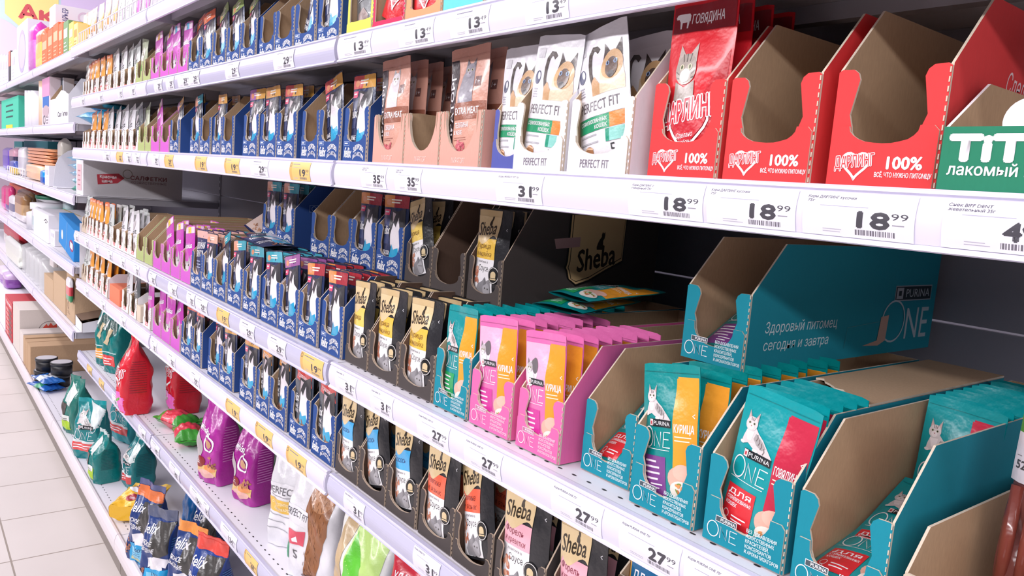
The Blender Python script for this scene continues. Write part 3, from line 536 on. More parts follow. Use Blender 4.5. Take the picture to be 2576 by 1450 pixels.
def price(row, u0, u1, rub, kop='99', title='', yellow=False, h=.045, zt=None, yf=None, where=None, X=None):
    zt = zt or RT[row]; yf = YF[row] if yf is None else yf; x0, x1 = X or (fX(u0, yf, zt - .02), fX(u1, yf, zt - .02)); w = x1 - x0; a = Art()
    base = (240, 196, 116) if yellow else (232, 229, 242)
    g = (70, 68, 76); H = 4.0; wc = w * 100
    a.rect(0, 0, wc, H, base)
    if yellow: a.rect(0, 0, wc * .12, H, (222, 176, 100)); a.ring(wc * .06, 3.3, wc * .05, wc * .015, (120, 100, 80))
    if title:
        for i, t in enumerate(title.split('|')): a.txt(t, wc * (.15 if yellow else .03), 3.45 - i * .36, min(wc * .62, len(t) * .2), (88, 84, 104), h=.26, b=.02, sh=.15)
    else: a.lines(wc * .16, 3.4, wc * .45, 1, .4, .16, (120, 116, 140))
    a.rect(wc * .16, 2.75, wc * .6, 2.82, (170, 166, 190))
    if rub:
        k = wc * .27; a.txt(rub, wc * .52, 1.0, k, g, h=1.45, b=.05); a.txt(kop, wc * .52 + k * 1.06, 1.85, k * .52, g, h=.6, b=.0)
        a.rect(wc * .82, 1.35, wc * .92, 1.45, (150, 146, 160))
    x = wc * .5
    while x < wc * .84: b = random.choice((.05, .09, .14)); a.rect(x, .3, x + b, .78, (110, 106, 116)); x += b + random.choice((.05, .09))
    a.lines(wc * .2, .6, wc * .25, 2, .22, .07, (180, 176, 192))
    m = MB(); cx = (x0 + x1) / 2
    f = lambda x, y, off: (x - w / 2, rcurve(1 - y / .04) - .0006 - off, -.0065 - (h - .0115) * (1 - y / .04))
    # paper with a little thickness
    a.lay(m, f, 'print', .01, L=.5, off=.00007, base=.0001)
    o = m.build('price_tag'); o.location = (cx, yf - .0002, zt)
    ck = ('tag', row, bayname(cx) if where is None else where); CNT[ck] = CNT.get(ck, 0) + 1
    tag(o, '%s price tag reading %s.%s, %s from left in %s shelf rail, %s' % ('yellow' if yellow else 'white', rub, kop, ORD[CNT[ck] - 1], ROWN.get(row, row), ck[2]), 'price tag', 'price tags')
    return o
WH = {('A', 0): 1, ('A', 1): 1, ('A', 2): 1, ('B', 0): 1, ('B', 1): 0, ('B', 2): 1, ('C', 0): 1, ('C', 1): 1, ('C', 2): 1, ('D', 0): 1, ('D', 1): 0, ('D', 2): 1, ('E', 0): 0, ('E', 1): 1, ('E', 2): 1, ('F', 0): 0, ('F', 1): 0, ('F', 2): 0}
BN = ['near bay', 'middle bay', 'far bay']
for bi in range(3):
    X1, X0 = XB[bi], XB[bi + 1]
    for row in 'ABCDEF':
        shelf('shelf', X0, X1, YF[row], RT[row], 'white metal %s shelf of the %s with %s price rail' % (ROWN[row], BN[bi], 'white-papered' if WH[(row, bi)] else 'see-through lavender'), WH[(row, bi)], holes=1 if row in 'DEF' else 0)
def base(X0, X1, label):
    r = thing('base_shelf', label, 'shelf', ((X0 + X1) / 2, -.079, 0), group='gondola base shelves'); L = (X1 - X0) / 2 - .0015; m = MB()
    m.box(-L, L, .004, BACK + .075, .126, .129, STEEL)
    for i in range(int(2 * L / .025)):
        x = -L + .015 + i * .025; m.add([(x + .004 * math.cos(k * .785), .042 + .0018 * math.sin(k * .785), .1293) for k in range(8)], [list(range(8))], HOLE)
    m.build('shelf_plate', r)
    m = MB(); P = [(.02, .127), (.012, .134), (.006, .134), (.003, .131), (.001, .126), (-.002, .115), (-.003, .1), (-.002, .084), (.002, .07), (.006, .065), (.009, .066), (.006, .085), (.006, .11), (.012, .125)]
    mm = mat((224, 216, 222), 'metal'); m.prism(P, 'x', -L, L, mm, mm, mm); m.build('front_lip', r)
    m = MB(); m.box(-L, L, .016, .02, 0.001, .075, TAUPE); m.build('under_lip_strip', r)  # plain dark taupe strip, set back between floor and front lip
XBL = [-3.732, -4.982, -6.232, -7.482, -8.732]
for a, b, n in [(XB[0], XB[1], 'near bay'), (XB[1], XB[2], 'middle bay'), (XB[2], XB[3], 'far bay')] + [(XBL[i], XBL[i + 1], 'household bay %s from the pet food' % w) for i, w in enumerate(('nearest', 'second', 'third', 'fourth'))]:
    base(b, a, 'white metal bottom shelf with rounded front lip, %s' % n)
    r = thing('gondola_frame', 'pale metal back wall and slotted posts of the %s' % n, 'shelving frame', (a, BACK, 0), group='gondola frames')
    m = MB(); wl = a - b
    for z0, z1 in ((.13, .33), (.332, .73), (.732, 1.129), (1.132, 1.53), (1.532, 1.93)): m.box(-wl + .012, -.012, 0, .012, z0 + .001, z1, mat((150, 148, 158), 'metal'))
    m.build('back_panel', r)
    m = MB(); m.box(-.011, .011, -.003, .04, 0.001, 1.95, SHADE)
    for i in range(60): m.box(-.003, .003, -.0036, -.0028, .15 + i * .03, .168 + i * .03, HOLE)
    m.build('upright', r)
LEV = [('L0', 1.702, 0), ('L1', 1.402, .0), ('L2', 1.102, 0), ('L3', .80, 0), ('L4', .517, 0)]
LN = dict(L0='top', L1='second', L2='third', L3='fourth', L4='fifth')
for i, w in enumerate(('nearest', 'second', 'third', 'fourth')):
    for k, z, y in LEV: shelf('shelf', XBL[i + 1], XBL[i], y, z, 'white metal %s shelf in the %s household bay' % (LN[k], w), True, holes=1 if k in ('L3', 'L4') else 0)
m = MB(); m.box(-.0014, .0014, 0, .56, 0, .233, STEEL); o = m.build('side_panel'); o.location = (-3.732, .022, .75); tag(o, 'white metal side panel closing the far bay above its fifth shelf', 'panel')
# ---------------------------------------------------------------- price tags
for u0, u1, t in [(858, 940, 'Корм для кошек'), (1010, 1098, ''), (1140, 1238, ''), (1330, 1440, '')]: price('B', u0, u1, '13', '49')
for u0, u1, y in [(392, 412, 0), (422, 442, 0), (452, 482, 0), (478, 506, 0), (572, 606, 0), (694, 745, 0)]: price('B', u0, u1, '29')
for u0, u1, r, t in [(915, 978, '35', 'Корм EXTRA|MEAT 80г'), (1000, 1066, '35', 'Корм EXTRA|MEAT 80г'), (1256, 1372, '31', 'Корм PERFECT FIT 75г'), (1590, 1778, '18', 'Корм ДАРЛИНГ с|говядиной 75г'), (1788, 2012, '18', 'Корм ДАРЛИНГ кусочки|75г'), (2030, 2312, '18', 'Корм ДАРЛИНГ кусочки|75г'), (2380, 2700, '49', 'Снек BIFF DENT|жевательный 35г')]: price('C', u0, u1, r, title=t)
for u0, u1, r, y in [(386, 404, '29', 0), (418, 440, '29', 1), (495, 524, '19', 1), (570, 607, '19', 1), (636, 680, '29', 0), (735, 786, '19', 1)]: price('C', u0, u1, r, yellow=y)
for u0, u1, r, t in [(850, 902, '31', 'Корм SHEBA 75г'), (938, 994, '31', 'Корм SHEBA 75г'), (1056, 1136, '27', 'Корм PURINA ONE 75г'), (1175, 1268, '27', 'Корм PURINA ONE 75г'), (1395, 1522, '27', 'Корм PURINA ONE 75г'), (1566, 1718, '27', 'Корм PURINA ONE 75г'), (1730, 1900, '27', 'Корм PURINA ONE 75г')]: price('D', u0, u1, r, title=t)
for u0, u1, r, y in [(378, 396, '20', 0), (427, 449, '20', 0), (474, 494, '20', 0), (496, 526, '29', 0), (550, 580, '19', 1), (608, 645, '29', 0), (679, 724, '29', 0), (762, 818, '19', 1)]: price('D', u0, u1, r, yellow=y)
for u0, u1, r in [(871, 922, '31'), (1046, 1112, '31'), (1330, 1420, '31')]: price('E', u0, u1, r, title='Корм SHEBA 75г')
for u0, u1, r, y in [(384, 398, '20', 0), (425, 445, '20', 0), (482, 506, '29', 0), (573, 607, '19', 1), (648, 690, '19', 1), (726, 775, '19', 1)]: price('E', u0, u1, r, yellow=y)
for u0, u1, r, y in [(352, 370, '149', 0), (383, 405, '149', 0), (430, 456, '146', 0), (482, 514, '134', 0), (514, 530, '134', 0), (560, 600, '134', 0), (620, 652, '269', 1)]: price('F', u0, u1, r, '90', yellow=y)
for u0, u1, r, y in [(222, 234, '64', 1), (252, 264, '79', 1), (285, 300, '84', 0)]: price('F', u0, u1, r, '90', yellow=y)
for u0, u1 in [(205, 216), (250, 262), (300, 312), (330, 344)]: price('B', u0, u1, '19')
for u0, u1, y in [(262, 280, 0), (296, 312, 1), (318, 334, 0), (340, 356, 0)]: price('C', u0, u1, '22', yellow=y)
for u0, u1 in [(190, 200), (216, 226), (240, 252), (274, 286), (305, 318), (340, 354)]: price('D', u0, u1, '22')
for u0, u1 in [(215, 226), (255, 268), (305, 320)]: price('E', u0, u1, '19')
# ---------------------------------------------------------------- cat food trays, fourth shelf (D)
RB = lambda: random.uniform(-1.5, 1.5)
tray('D', 'kraft', 192, 0, [('ottg', 3, .01, .02, -14, -8)], w=.1); tray('D', 'kraft', 202, 0, [('ottg', 3, .01, .02, -14, -6)], w=.1)
for u in (213, 223, 233, 243, 254): tray('D', 'white', u, 0, [('kit', 4, .01, .022, -9, -3)], w=.1)
tray('D', 'white', 266, 0, [('ottg', 4, .01, .022, -8, -1)], w=.1); tray('D', 'white', 281, 0, [], w=.1)
tray('D', 'white', 296, 0, [('ott', 4, .012, .03, -13, -7)], w=.1); tray('D', 'white', 311, 0, [('ott', 3, .012, .03, -13, -9)], w=.1); tray('D', 'white', 326, 0, [('ott', 3, .012, .03, -10, -7)], w=.1)
tray('D', 'olive', 344.5, 364); tray('D', 'olive', 365, 386)
tray('D', 'whis', 386.5, 406, [('whis', 1, .16, .02, -8)]); tray('D', 'whis', 407, 429, [('whis', 2, .03, .03, -14, -22)]); tray('D', 'whis', 431, 454, [('whis', 5, .012, .018, -8, -9)]); tray('D', 'whis', 455, 480, [('whis', 5, .012, .018, -8, -7)])
tray('D', 'felix', 481, 507, [('navy', 8, .01, .02, -8, -2)]); tray('D', 'felix', 507.5, 535.6, [('fsal', 9, .01, .02, -8, -2)]); tray('D', 'felix', 537, 569, [('ffish', 1, .02, .02, -24, -26)])
tray('D', 'felix', 572.7, 609, [('ffish', 9, .01, .02, -9, -7)]); tray('D', 'felix', 611, 650.4, [('fteal', 12, .01, .02, -8, -4)]); tray('D', 'felix', 656.7, 699.5, [('fteal', 12, .01, .02, -9, -6)])
tray('D', 'felix', 701, 747, [('fviol', 11, .012, .02, -11, -12)]); tray('D', 'felix', 750, 798, [('fred', 11, .01, .02, -9, -5)]); tray('D', 'felix', 805.8, 858, [('fred', 9, .01, .02, -8, -3)])
tray('D', 'sheba', 869, 925, [('sgold1', 10, .01, .025, -7, -2)], Y=.035); tray('D', 'sheba', 927, 1001, [('sgold', 10, .01, .025, -7, -2)], Y=.035); tray('D', 'sheba', 1003, 1088, [('sgold', 10, .01, .025, -7, -2)], Y=.035)
tray('D', 'one', 1091, 1174, [('oteal', 14, .01, .022, -9, -3)], Y=.035); tray('D', 'pink', 1180, 1281, [('opink', 8, .01, .022, -9, -5)], Y=.035); tray('D', 'pink', 1297, 1405, [('opink', 8, .012, .022, -9, -5)], Y=.035)
def lid(r, w, k):
    m = MB(); z = k['hb'] + .0006; n = 12; P = [(w, k['d']), (0, k['d'])] + [(w * i / n, .17 - .055 * i / n + random.uniform(-.012, .012)) for i in range(n + 1)]
    m.prism(P, 'z', z, z + .0022, mat(KR, 'kraft'), mat(KR, 'kraft'), mat(EDGE, 'kraft')); m.build('torn_lid', r)
tray('D', 'one', 1461, 1579, [('ored', 2, .012, .03, -88, 0)], Y=.055)
tray('D', 'one', 1582, 1742, [('oviol', 9, .012, .03, -15, -10)], Y=.035); tray('D', 'one', 1766, 1968, [('ored', 5, .016, .024, -13, 6)], Y=.035, side=lid)
tray('D', 'one', 1985, 2205, [('ored', 1, .012, 0, -136, 0), ('ored', 1, .05, 0, -112, 0), ('ored', 9, .19, .022, -14, 2)], Y=.03)
tray('D', 'kraft', 0, 0, [], Y=.012, X=-.248, w=.1)
# upper tier standing on those trays
UZ = 1.0935
def side_sheba(r, w, k):
    a = Art(); g = (222, 190, 140)
    for c, o in (((20, 18, 20), .4), (g, 0), ((60, 46, 30), -.35), (g, -.5)): a.poly([(13.2 - o, 14.5), (25.6 + o * .6, 14.5), (25.4 + o * .6, 7.2 - o), (21.5, 5.6 - o), (18, 4.0 - o), (15.2, 3.3 - o), (13.6 - o, 4.2), (13.2 - o, 5.4), (12.8 - o, 6.0), (13.1 - o, 7)], c)
    a.txt('Sheba', 15.2, 5.3, 8.6, (46, 34, 24), h=3.6, b=.03, sh=.15, rot=.16); cat_sit(a, 19.2, 9.0, 3.0, (46, 34, 24)); a.poly([(9.8, 10.6), (15.4, 11.0), (15.4, 9.4), (10.3, 9.0)], (190, 150, 150))
    m = MB(); a.lay(m, lambda x, y, off: (w + off, x, y), 'print', .01); m.build('side_print', r)['label'] = 'gold emblem printed on the side'
def side_one(r, w, k):
    a = Art(); a.txt('Здоровый питомец', 3.2, 4.2, 15, (206, 226, 232), h=1.25, sh=.12); a.txt('сегодня и завтра', 3.2, 2.2, 13.4, (206, 226, 232), h=1.2, sh=.12)
    a.rect(32, 7.0, 42.4, 9.1, (160, 170, 180)); a.rect(32.15, 7.15, 42.25, 8.95, (16, 40, 50)); a.txt('PURINA', 35, 7.5, 6.8, (180, 190, 196), h=1.15); a.rect(32.4, 7.3, 34.2, 8.8, (170, 176, 184)); a.rect(32.9, 7.7, 33.7, 8.4, (16, 40, 50))
    a.ring(32.4, 4.3, 3.2, .26, (180, 196, 204), ry=2.9); a.txt('NE', 36, 1.7, 6.4, (180, 196, 204), h=4.5); a.poly([(25, 1.4), (28.6, 1.9), (29, 5.0), (31, 5.2), (30.8, 1.8), (29, 1.2)], (190, 156, 138)); a.path([(20.5, 1.4), (20.8, 4.0), (28.6, 4.4)], .08, (60, 140, 150))
    m = MB(); a.lay(m, lambda x, y, off: (w + off, x, y), 'print', .01); m.build('side_print', r)['label'] = 'white lettering printed on the side'
def side_felix(r, w, k):
    a = Art(); a.rect(3.6, 8.7, 11.6, 10.4, (120, 140, 180)); a.rect(3.75, 8.85, 11.45, 10.25, (28, 66, 136)); a.txt('PURINA', 5.8, 9.2, 5.2, (150, 166, 200), h=.8); a.ring(4.7, 9.55, .6, .15, (150, 166, 200))
    m = MB(); a.lay(m, lambda x, y, off: (w + off, x, y), 'print', .01); m.build('side_print', r)
tray('D', 'felix', 660, 695, [('ffish', 5, .01, .022, -5, -1)], .13, UZ, True); tray('D', 'felix', 696.5, 736.5, [('ffish', 6, .01, .022, -5, -1)], .13, UZ, True, side_felix)
tray('D', 'felix', 780.7, 829, [], .13, UZ, True); tray('D', 'felix', 829.5, 881, [], .13, UZ, True); tray('D', 'felix', 881.5, 940.7, [('fred', 4, .01, .022, -5, 0)], .13, UZ, True); tray('D', 'felix', 945, 1008, [('fred', 4, .01, .022, -5, -1)], .13, UZ, True)
tray('D', 'sheba', 1018, 1083, [('sgold1', 2, .012, .03, -12, -16)], .13, UZ, True); tray('D', 'sheba', 1084, 1163, [], .13, UZ, True); tray('D', 'sheba', 1174, 1256, [('sgold', 4, .01, .025, -6, 0)], .13, UZ, True, side_sheba)
t = tray('D', 'one', 1712, 1868, [('oviol', 1, .018, .02, -100, 0)], .14, UZ, True, side_one)
# ---------------------------------------------------------------- third shelf (C)
for u in (194, 208, 221, 234, 248): tray('C', 'white', u, 0, [('kit', 3, .012, .022, -12, -8)] if u in (221, 234, 248) else [], w=.1)
for u in (262, 278, 296, 313, 330): tray('C', 'white', u, 0, [('ott', 3, .012, .03, -16, -12)] if u != 330 else [('ottb', 2, .02, .03, -16, -14)], w=.1)
tray('C', 'olive', 348.6, 364, [('olive', 1, .03, .02, -22, -26)], w=.084); tray('C', 'olive', 366, 381)
tray('C', 'whis', 381, 403.7, [('whiso', 1, .03, .02, -22, -28)]); tray('C', 'whis', 404.3, 427)
tray('C', 'felix', 428, 450.7, [('fpurp', 1, .05, .02, -26, -24)]); tray('C', 'felix', 478.6, 502, [('ffish', 1, .01, .022, -8, -10), ('fgold2', 4, .05, .03, -8, -9)]); tray('C', 'felix', 502.8, 529)
tray('C', 'felix', 535, 553, [('fgold2', 4, .01, .03, -4, 0)], w=.09); tray('C', 'felix', 557, 586); tray('C', 'felix', 611, 648, [('fpurp', 4, .01, .025, -5, -2)])
tray('C', 'felix', 653.6, 695, [('fgold2', 3, .012, .025, -5, -2)]); tray('C', 'felix', 695.5, 742, [('fgold', 4, .01, .025, -4, 0)]); tray('C', 'felix', 757, 799.5); tray('C', 'felix', 800, 854, [('fgold', 3, .015, .04, -9, -13)]); tray('C', 'felix', 862.6, 921.5, [('fgold', 4, .01, .03, -4, -1)])
tray('C', 'mira', 937.5, 1015, [('mira2', 6, .01, .026, -5, -2)], Y=.02); tray('C', 'mira', 1016, 1104, [], Y=.02); tray('C', 'mira', 1105, 0, [('mira', 5, .01, .026, -5, -3)], Y=.02, w=.098)
tray('C', 'pfb', 1236, 0, [('pfit', 1, .012, .02, -5, 1)], Y=.025, w=.078)
tray('C', 'pf', 1290, 1414, [('pfit', 1, .012, .02, -4, 5)], Y=.008); tray('C', 'pf', 1425, 1578, [('pfit', 2, .014, .05, -5, -12)], Y=.008)
tray('C', 'red', 1627, 1800, [('darl', 4, .01, .03, -4, -1)], Y=.02); tray('C', 'red', 1815, 2033, [], Y=.02)
def side_red(r, w, k):
    a = Art(); a.txt('Сделано', 9.5, 8.6, 6.4, (246, 214, 218), h=1.7, sh=.2, rot=-.05); a.txt('с любовью', 8.6, 6.3, 7.6, (246, 214, 218), h=1.7, sh=.2, rot=-.05)
    m = MB(); a.lay(m, lambda x, y, off: (w + off, x, y), 'print', .01); m.build('side_print', r)['label'] = 'white handwriting printed on the side'
tray('C', 'red', 2075, 2350, [], Y=.02, side=side_red)
# ---------------------------------------------------------------- second shelf (B)
for u in (193, 205, 218, 231, 245): tray('B', 'white', u, 0, [('beige', 2, .02, .03, -18, -20)] if u < 200 else [('kito', 2, .02, .03, -16, -18)] if u < 215 else [('kit', 2, .012, .03, -6, -3)], w=.1)
tray('B', 'white', 259, 0, [('kit', 1, .012, .03, -5, 1)], w=.1)
for u in (275, 292, 309, 325): tray('B', 'white', u, 0, [('ott', 2, .014, .03, -12, -10)] if u < 309 else [('ottg', 2, .014, .03, -16, -16)], w=.1)
tray('B', 'olive', 342.5, 0, [('olive', 1, .02, .02, -8, 8)], w=.084); tray('B', 'olive', 361, 379)
tray('B', 'whis', 380.7, 403, [('whiso', 3, .012, .02, -8, -4)]); tray('B', 'whis', 404, 425, [('whiso', 2, .02, .03, -14, -18)]); tray('B', 'whis', 426, 447, [('whisb', 3, .012, .02, -8, -7)]); tray('B', 'whis', 447.6, 475, [('whisb', 3, .012, .02, -6, 1)])
tray('B', 'felix', 475, 502, [('forange', 1, .03, .02, -16, -20)]); tray('B', 'felix', 502.5, 533, [('forange', 2, .012, .03, -8, -8)]); tray('B', 'felix', 535, 569.7, [('folive', 1, .02, .02, -14, -20)]); tray('B', 'felix', 570, 604, [('folive', 2, .015, .03, -8, -10)]); tray('B', 'felix', 604.8, 642.8, [('folive', 1, .02, .03, -14, -20)])
tray('B', 'felix', 651.7, 691); tray('B', 'felix', 691.7, 736.6, [('fgold2', 1, .1, .03, -40, 0)]); tray('B', 'felix', 740, 792.4, [('fgold', 1, .03, .03, -12, 20)]); tray('B', 'felix', 797.9, 854.5, [('fgold', 2, .012, .03, -6, -3)])
tray('B', 'yellow', 872, 936, [('ottb', 1, .02, .03, -10, -12)], Y=.02); tray('B', 'crim', 936.5, 0, [('darl', 1, .03, .03, -14, 22)], Y=.02, w=.1); tray('B', 'orange', 1019, 1110, [('darl', 2, .012, .03, -6, 0)], Y=.02); tray('B', 'turq', 1114.5, 1218, [('oteal', 2, .012, .03, -6, 0)], Y=.02)
# ---------------------------------------------------------------- fifth shelf (E)
for u in (196, 206): tray('E', 'kraft', u, 0, [('ottg', 2, .012, .03, -14, -8)], w=.1)
for u in (217, 230, 243, 257): tray('E', 'white', u, 0, [('kit', 4, .012, .024, -12, -8)], w=.1)
for u in (307, 326): tray('E', 'white', u, 0, [('ott' if u < 320 else 'ottb', 4, .014, .03, -14, -12)], w=.1)
tray('E', 'white', 361, 0, [('whiso', 1, .03, .03, -8, -4)], w=.085)
tray('E', 'whis', 385.5, 406, [('whis', 2, .015, .03, -10, -10)]); tray('E', 'whis', 407, 429, [('whis', 2, .012, .03, -5, 0)]); tray('E', 'whis', 430, 455, [('whis', 1, .04, .03, -20, -26)])
tray('E', 'felix', 456, 482, [('fcoral', 4, .012, .025, -6, -3)]); tray('E', 'felix', 482.5, 509, [('fcoral', 4, .012, .025, -7, -4)]); tray('E', 'felix', 511, 540, [('fcoral', 3, .02, .03, -14, -14)]); tray('E', 'felix', 536, 0, [('fgold2', 2, .012, .03, -6, -4)], Y=.06, w=.08); tray('E', 'felix', 553.6, 586, [('fgold2', 4, .012, .025, -7, -5)])
tray('E', 'felix', 603, 640, [('fgold2', 4, .012, .025, -6, -3)]); tray('E', 'felix', 644, 675.6, [('fmeat2', 4, .012, .03, -7, -5)]); tray('E', 'felix', 677.5, 718.5, [('fmeat2', 3, .014, .03, -10, -10)]); tray('E', 'felix', 728, 775, [('fmeat', 3, .012, .03, -7, -5)]); tray('E', 'felix', 783, 837.5, [('fmeat', 3, .012, .03, -7, -5)])
tray('E', 'sheba', 844, 900.7, [('sblue', 3, .012, .03, -6, -3)]); tray('E', 'sheba', 902, 969.7, [('sblue', 2, .02, .04, -14, -17)]); tray('E', 'sheba', 971, 1045.5, [('sblue', 3, .016, .04, -10, -10)])
tray('E', 'sheba', 1052, 1136.5, [('sred', 3, .012, .035, -7, -4)]); tray('E', 'sheba', 1138, 1231.7, [('sred', 2, .02, .05, -14, -17)]); tray('E', 'sheba', 1240, 1362, [('spink', 4, .012, .04, -8, -5)]); tray('E', 'sheba', 1378, 1510, [('spink', 3, .012, .04, -7, -5)]); tray('E', 'dog', 1530, 0, [('dog', 3, .012, .04, -6, -2)], w=.1)
build_trays()
# ---------------------------------------------------------------- stand-up bags
def bag(label, art, loc, W, D, H, col, rot=(0, 0, 0), seal=None, side=None, group='dry food bags', name='food_bag', lean=0, kind='foil', puff=0, seed=0):
    r = thing(name, label, 'bag', loc, rot, group); rs = random.Random(seed + int(W * 1e4)); ph = [rs.uniform(0, 6) for _ in range(6)]
    sh = .07 if seal else .0
    def dims(v):
        b = min(1, max(0, (.95 - v) / .42)); b = b * b * (3 - 2 * b); dy = D / 2 * (.8 + .2 * min(1, v / .12)) * b + .0012; wx = W / 2 * (1 - .05 * b * min(1, v / .1) - .0 * v) * (1 - puff * .12 * v)
        return wx, dy, 6 - 3 * v
    def front(x, y, off, s=-1):
        v = min(max(y / H, 0), 1); wx, dy, e = dims(v); u = min(1, max(-1, 2 * x / W - 1)); q = (1 - abs(u) ** e) ** (1 / e)
        wob = .0028 * math.sin(9 * v + 5 * u + ph[0]) + .0018 * math.sin(17 * v - 7 * u + ph[1]) + .0012 * math.sin(31 * v + 13 * u + ph[2])
        return (u * wx, s * (dy * q + off) + wob * min(1, q * 1.5) + lean * v * v * .03 + .004 * math.sin(4 * u + ph[3]) * max(0, v - .75) * 4, y)
    def shell(y0, y1, c, mb):
        m = mat(c, kind); n, k = 36, max(2, int((y1 - y0) / .008))
        for s in (-1, 1):
            us = [-math.cos(math.pi * i / n) for i in range(n + 1)]
            vs = [front((u + 1) * W / 2, y0 + (y1 - y0) * j / k, 0, s) for j in range(k + 1) for u in us]
            mb.add(vs, [(j * (n + 1) + i, j * (n + 1) + i + 1, (j + 1) * (n + 1) + i + 1, (j + 1) * (n + 1) + i)[::-s] for j in range(k) for i in range(n)], m, True)
    mb = MB(); shell(0, H * (1 - sh), col, mb); mb.add([front((u + 1) * W / 2, 0, 0, s) for s, L in ((-1, 1), (1, -1)) for u in [L * -math.cos(math.pi * i / 12) for i in range(13)]], [list(range(26))], mat(col, kind))
    if art: art.lay(mb, front, kind, .01, L=.8, off=.0003, base=.0009)
    mb.build('bag_body', r)
    if seal: mb = MB(); shell(H * (1 - sh), H, seal, mb); mb.build('top_seal', r)
    if side:
        mb = MB(); a = Art()
        for i in range(14): a.rect(0, H * 100 * (.28 + .03 * i), 10, H * 100 * (.28 + .03 * i) + .22, side)
        def sf(x, y, off):
            v = y / H; wx, dy, e = dims(v); t = (x / .1 - .5) * 1.1; q = (1 - abs(t) ** e) ** (1 / e); return (wx * q + off * 2 + .0006, dy * t, y)
        a.lay(mb, sf, kind, .01, L=1.5); mb.build('side_gusset_print', r)
    return r
ZF, ZG = ROWZ['F'] + .0008, ROWZ['G'] - .001
def A_one(green=False, W=13, H=24, lab=(222, 80, 80)):
    a = Art(); a.poly([(W * .45, H * .93), (W * .98, H * .8), (W * .98, H * .55), (W * .75, H * .5)], (214, 226, 226)); cat_lie(a, W * .2, H * .6, W * .2, (206, 200, 200), (110, 104, 104)); one_logo(a, W * .12, H * .33, W * .72, WHT)
    a.rect(W * .06, H * .14, W * .94, H * .27, lab); a.rect(W * .06, H * .27, W * .94, H * .31, (214, 224, 226)); a.lines(W * .12, H * .22, W * .7, 2, H * .04, H * .014, WHT); a.ring(W * .82, H * .52, W * .1, W * .012, WHT); return a
def A_green(W=10, H=22):
    a = Art(); a.poly([(W * .25, H * .95), (W * .8, H * .8), (W * .75, H * .55), (W * .3, H * .6)], (214, 222, 220)); a.poly([(W * .02, H * .62), (W * .4, H * .55), (W * .35, H * .3), (W * .05, H * .34)], (80, 72, 70)); a.rect(W * .05, H * .08, W * .75, H * .3, (170, 206, 50)); a.rect(W * .1, H * .24, W * .72, H * .34, (226, 230, 226)); a.lines(W * .15, H * .27, W * .5, 2, H * .03, H * .012, (120, 120, 120)); return a
def A_mutt(lab, W=10, H=25):
    a = Art(); a.ell(W * .5, H * .7, W * .34, H * .14, (44, 84, 78)); a.path([(W * .12, H * .66), (W * .2, H * .86), (W * .6, H * .9), (W * .85, H * .8)], W * .1, (226, 232, 232)); a.path([(W * .3, H * .45), (W * .5, H * .58), (W * .6, H * .7)], W * .2, (206, 186, 150)); a.rect(0, H * .32, W, H * .335, (200, 226, 226)); a.rect(W * .1, H * .12, W * .92, H * .28, lab); a.lines(W * .16, H * .22, W * .6, 3, H * .04, H * .015, WHT); return a
def A_darl(W=10, H=26):
    a = Art(); a.ell(W * .18, H * .72, W * .2, H * .2, (150, 128, 112)); a.poly([(0, H * .02), (W, H * .02), (W, H * .22), (0, H * .3)], (232, 110, 196)); heart(a, W * .42, H * .48, W * .36, WHT, W * .05)
    for o, c in ((.12, WHT), (.02, (206, 40, 60))): a.txt('ДАРЛИНГ', W * .02, H * .46, W * .92, c, h=W * .26, b=o, rot=.06)
    chunks(a, W * .12, H * .3, W * .12, H * .08, [(180, 130, 90), (150, 104, 70)], 10); a.ell(W * .4, H * .16, W * .2, H * .02, (110, 170, 70), .4); return a
def A_whis(W=10, H=22):
    a = Art(); a.txt('whiskas', W * .1, H * .66, W * .6, WHT, h=W * .16, b=.03, rot=-.25); a.poly([(W * .02, H * .66), (W * .2, H * .6), (W * .35, H * .4), (W * .3, H * .2), (W * .02, H * .2)], (178, 170, 172)); a.ring(W * .6, H * .5, W * .24, W * .05, WHT); a.ell(W * .6, H * .5, W * .14, W * .12, (200, 150, 110))
    a.rect(W * .1, H * .12, W * .96, H * .22, (226, 190, 120)); a.ell(W * .5, H * .12, W * .36, H * .05, (232, 180, 170)); a.ell(W * .7, H * .2, W * .24, H * .04, (230, 150, 90)); chunks(a, W * .66, H * .27, W * .28, H * .06, [(160, 104, 70), (190, 130, 90)], 16); a.ell(W * .3, H * .26, W * .16, W * .16, (140, 40, 40)); a.lines(W * .18, H * .28, W * .2, 3, H * .02, H * .008, WHT); return a
def A_pf1(W=13, H=27):
    a = Art(); a.rect(0, H * .44, W, H * .56, (228, 227, 232)); a.txt('PERFECT FIT', W * .06, H * .47, W * .88, (110, 108, 114), h=W * .13, b=.012); a.lines(W * .1, H * .445, W * .7, 1, 1, .2, (150, 148, 154)); a.rect(0, H * .31, W, H * .42, (226, 182, 80)); a.txt('С ЧУВСТВИТЕЛЬНЫМ', W * .12, H * .375, W * .6, (250, 236, 200), h=W * .045, b=.02); a.txt('ПИЩЕВАРЕНИЕМ', W * .2, H * .33, W * .5, (250, 236, 200), h=W * .045, b=.02)
    a.lines(W * .06, H * .28, W * .5, 3, H * .06, .2, (160, 160, 166))
    for i in range(3): a.rect(W * .6, H * (.25 - .06 * i), W * .75, H * (.3 - .06 * i), (226, 182, 80))
    return a
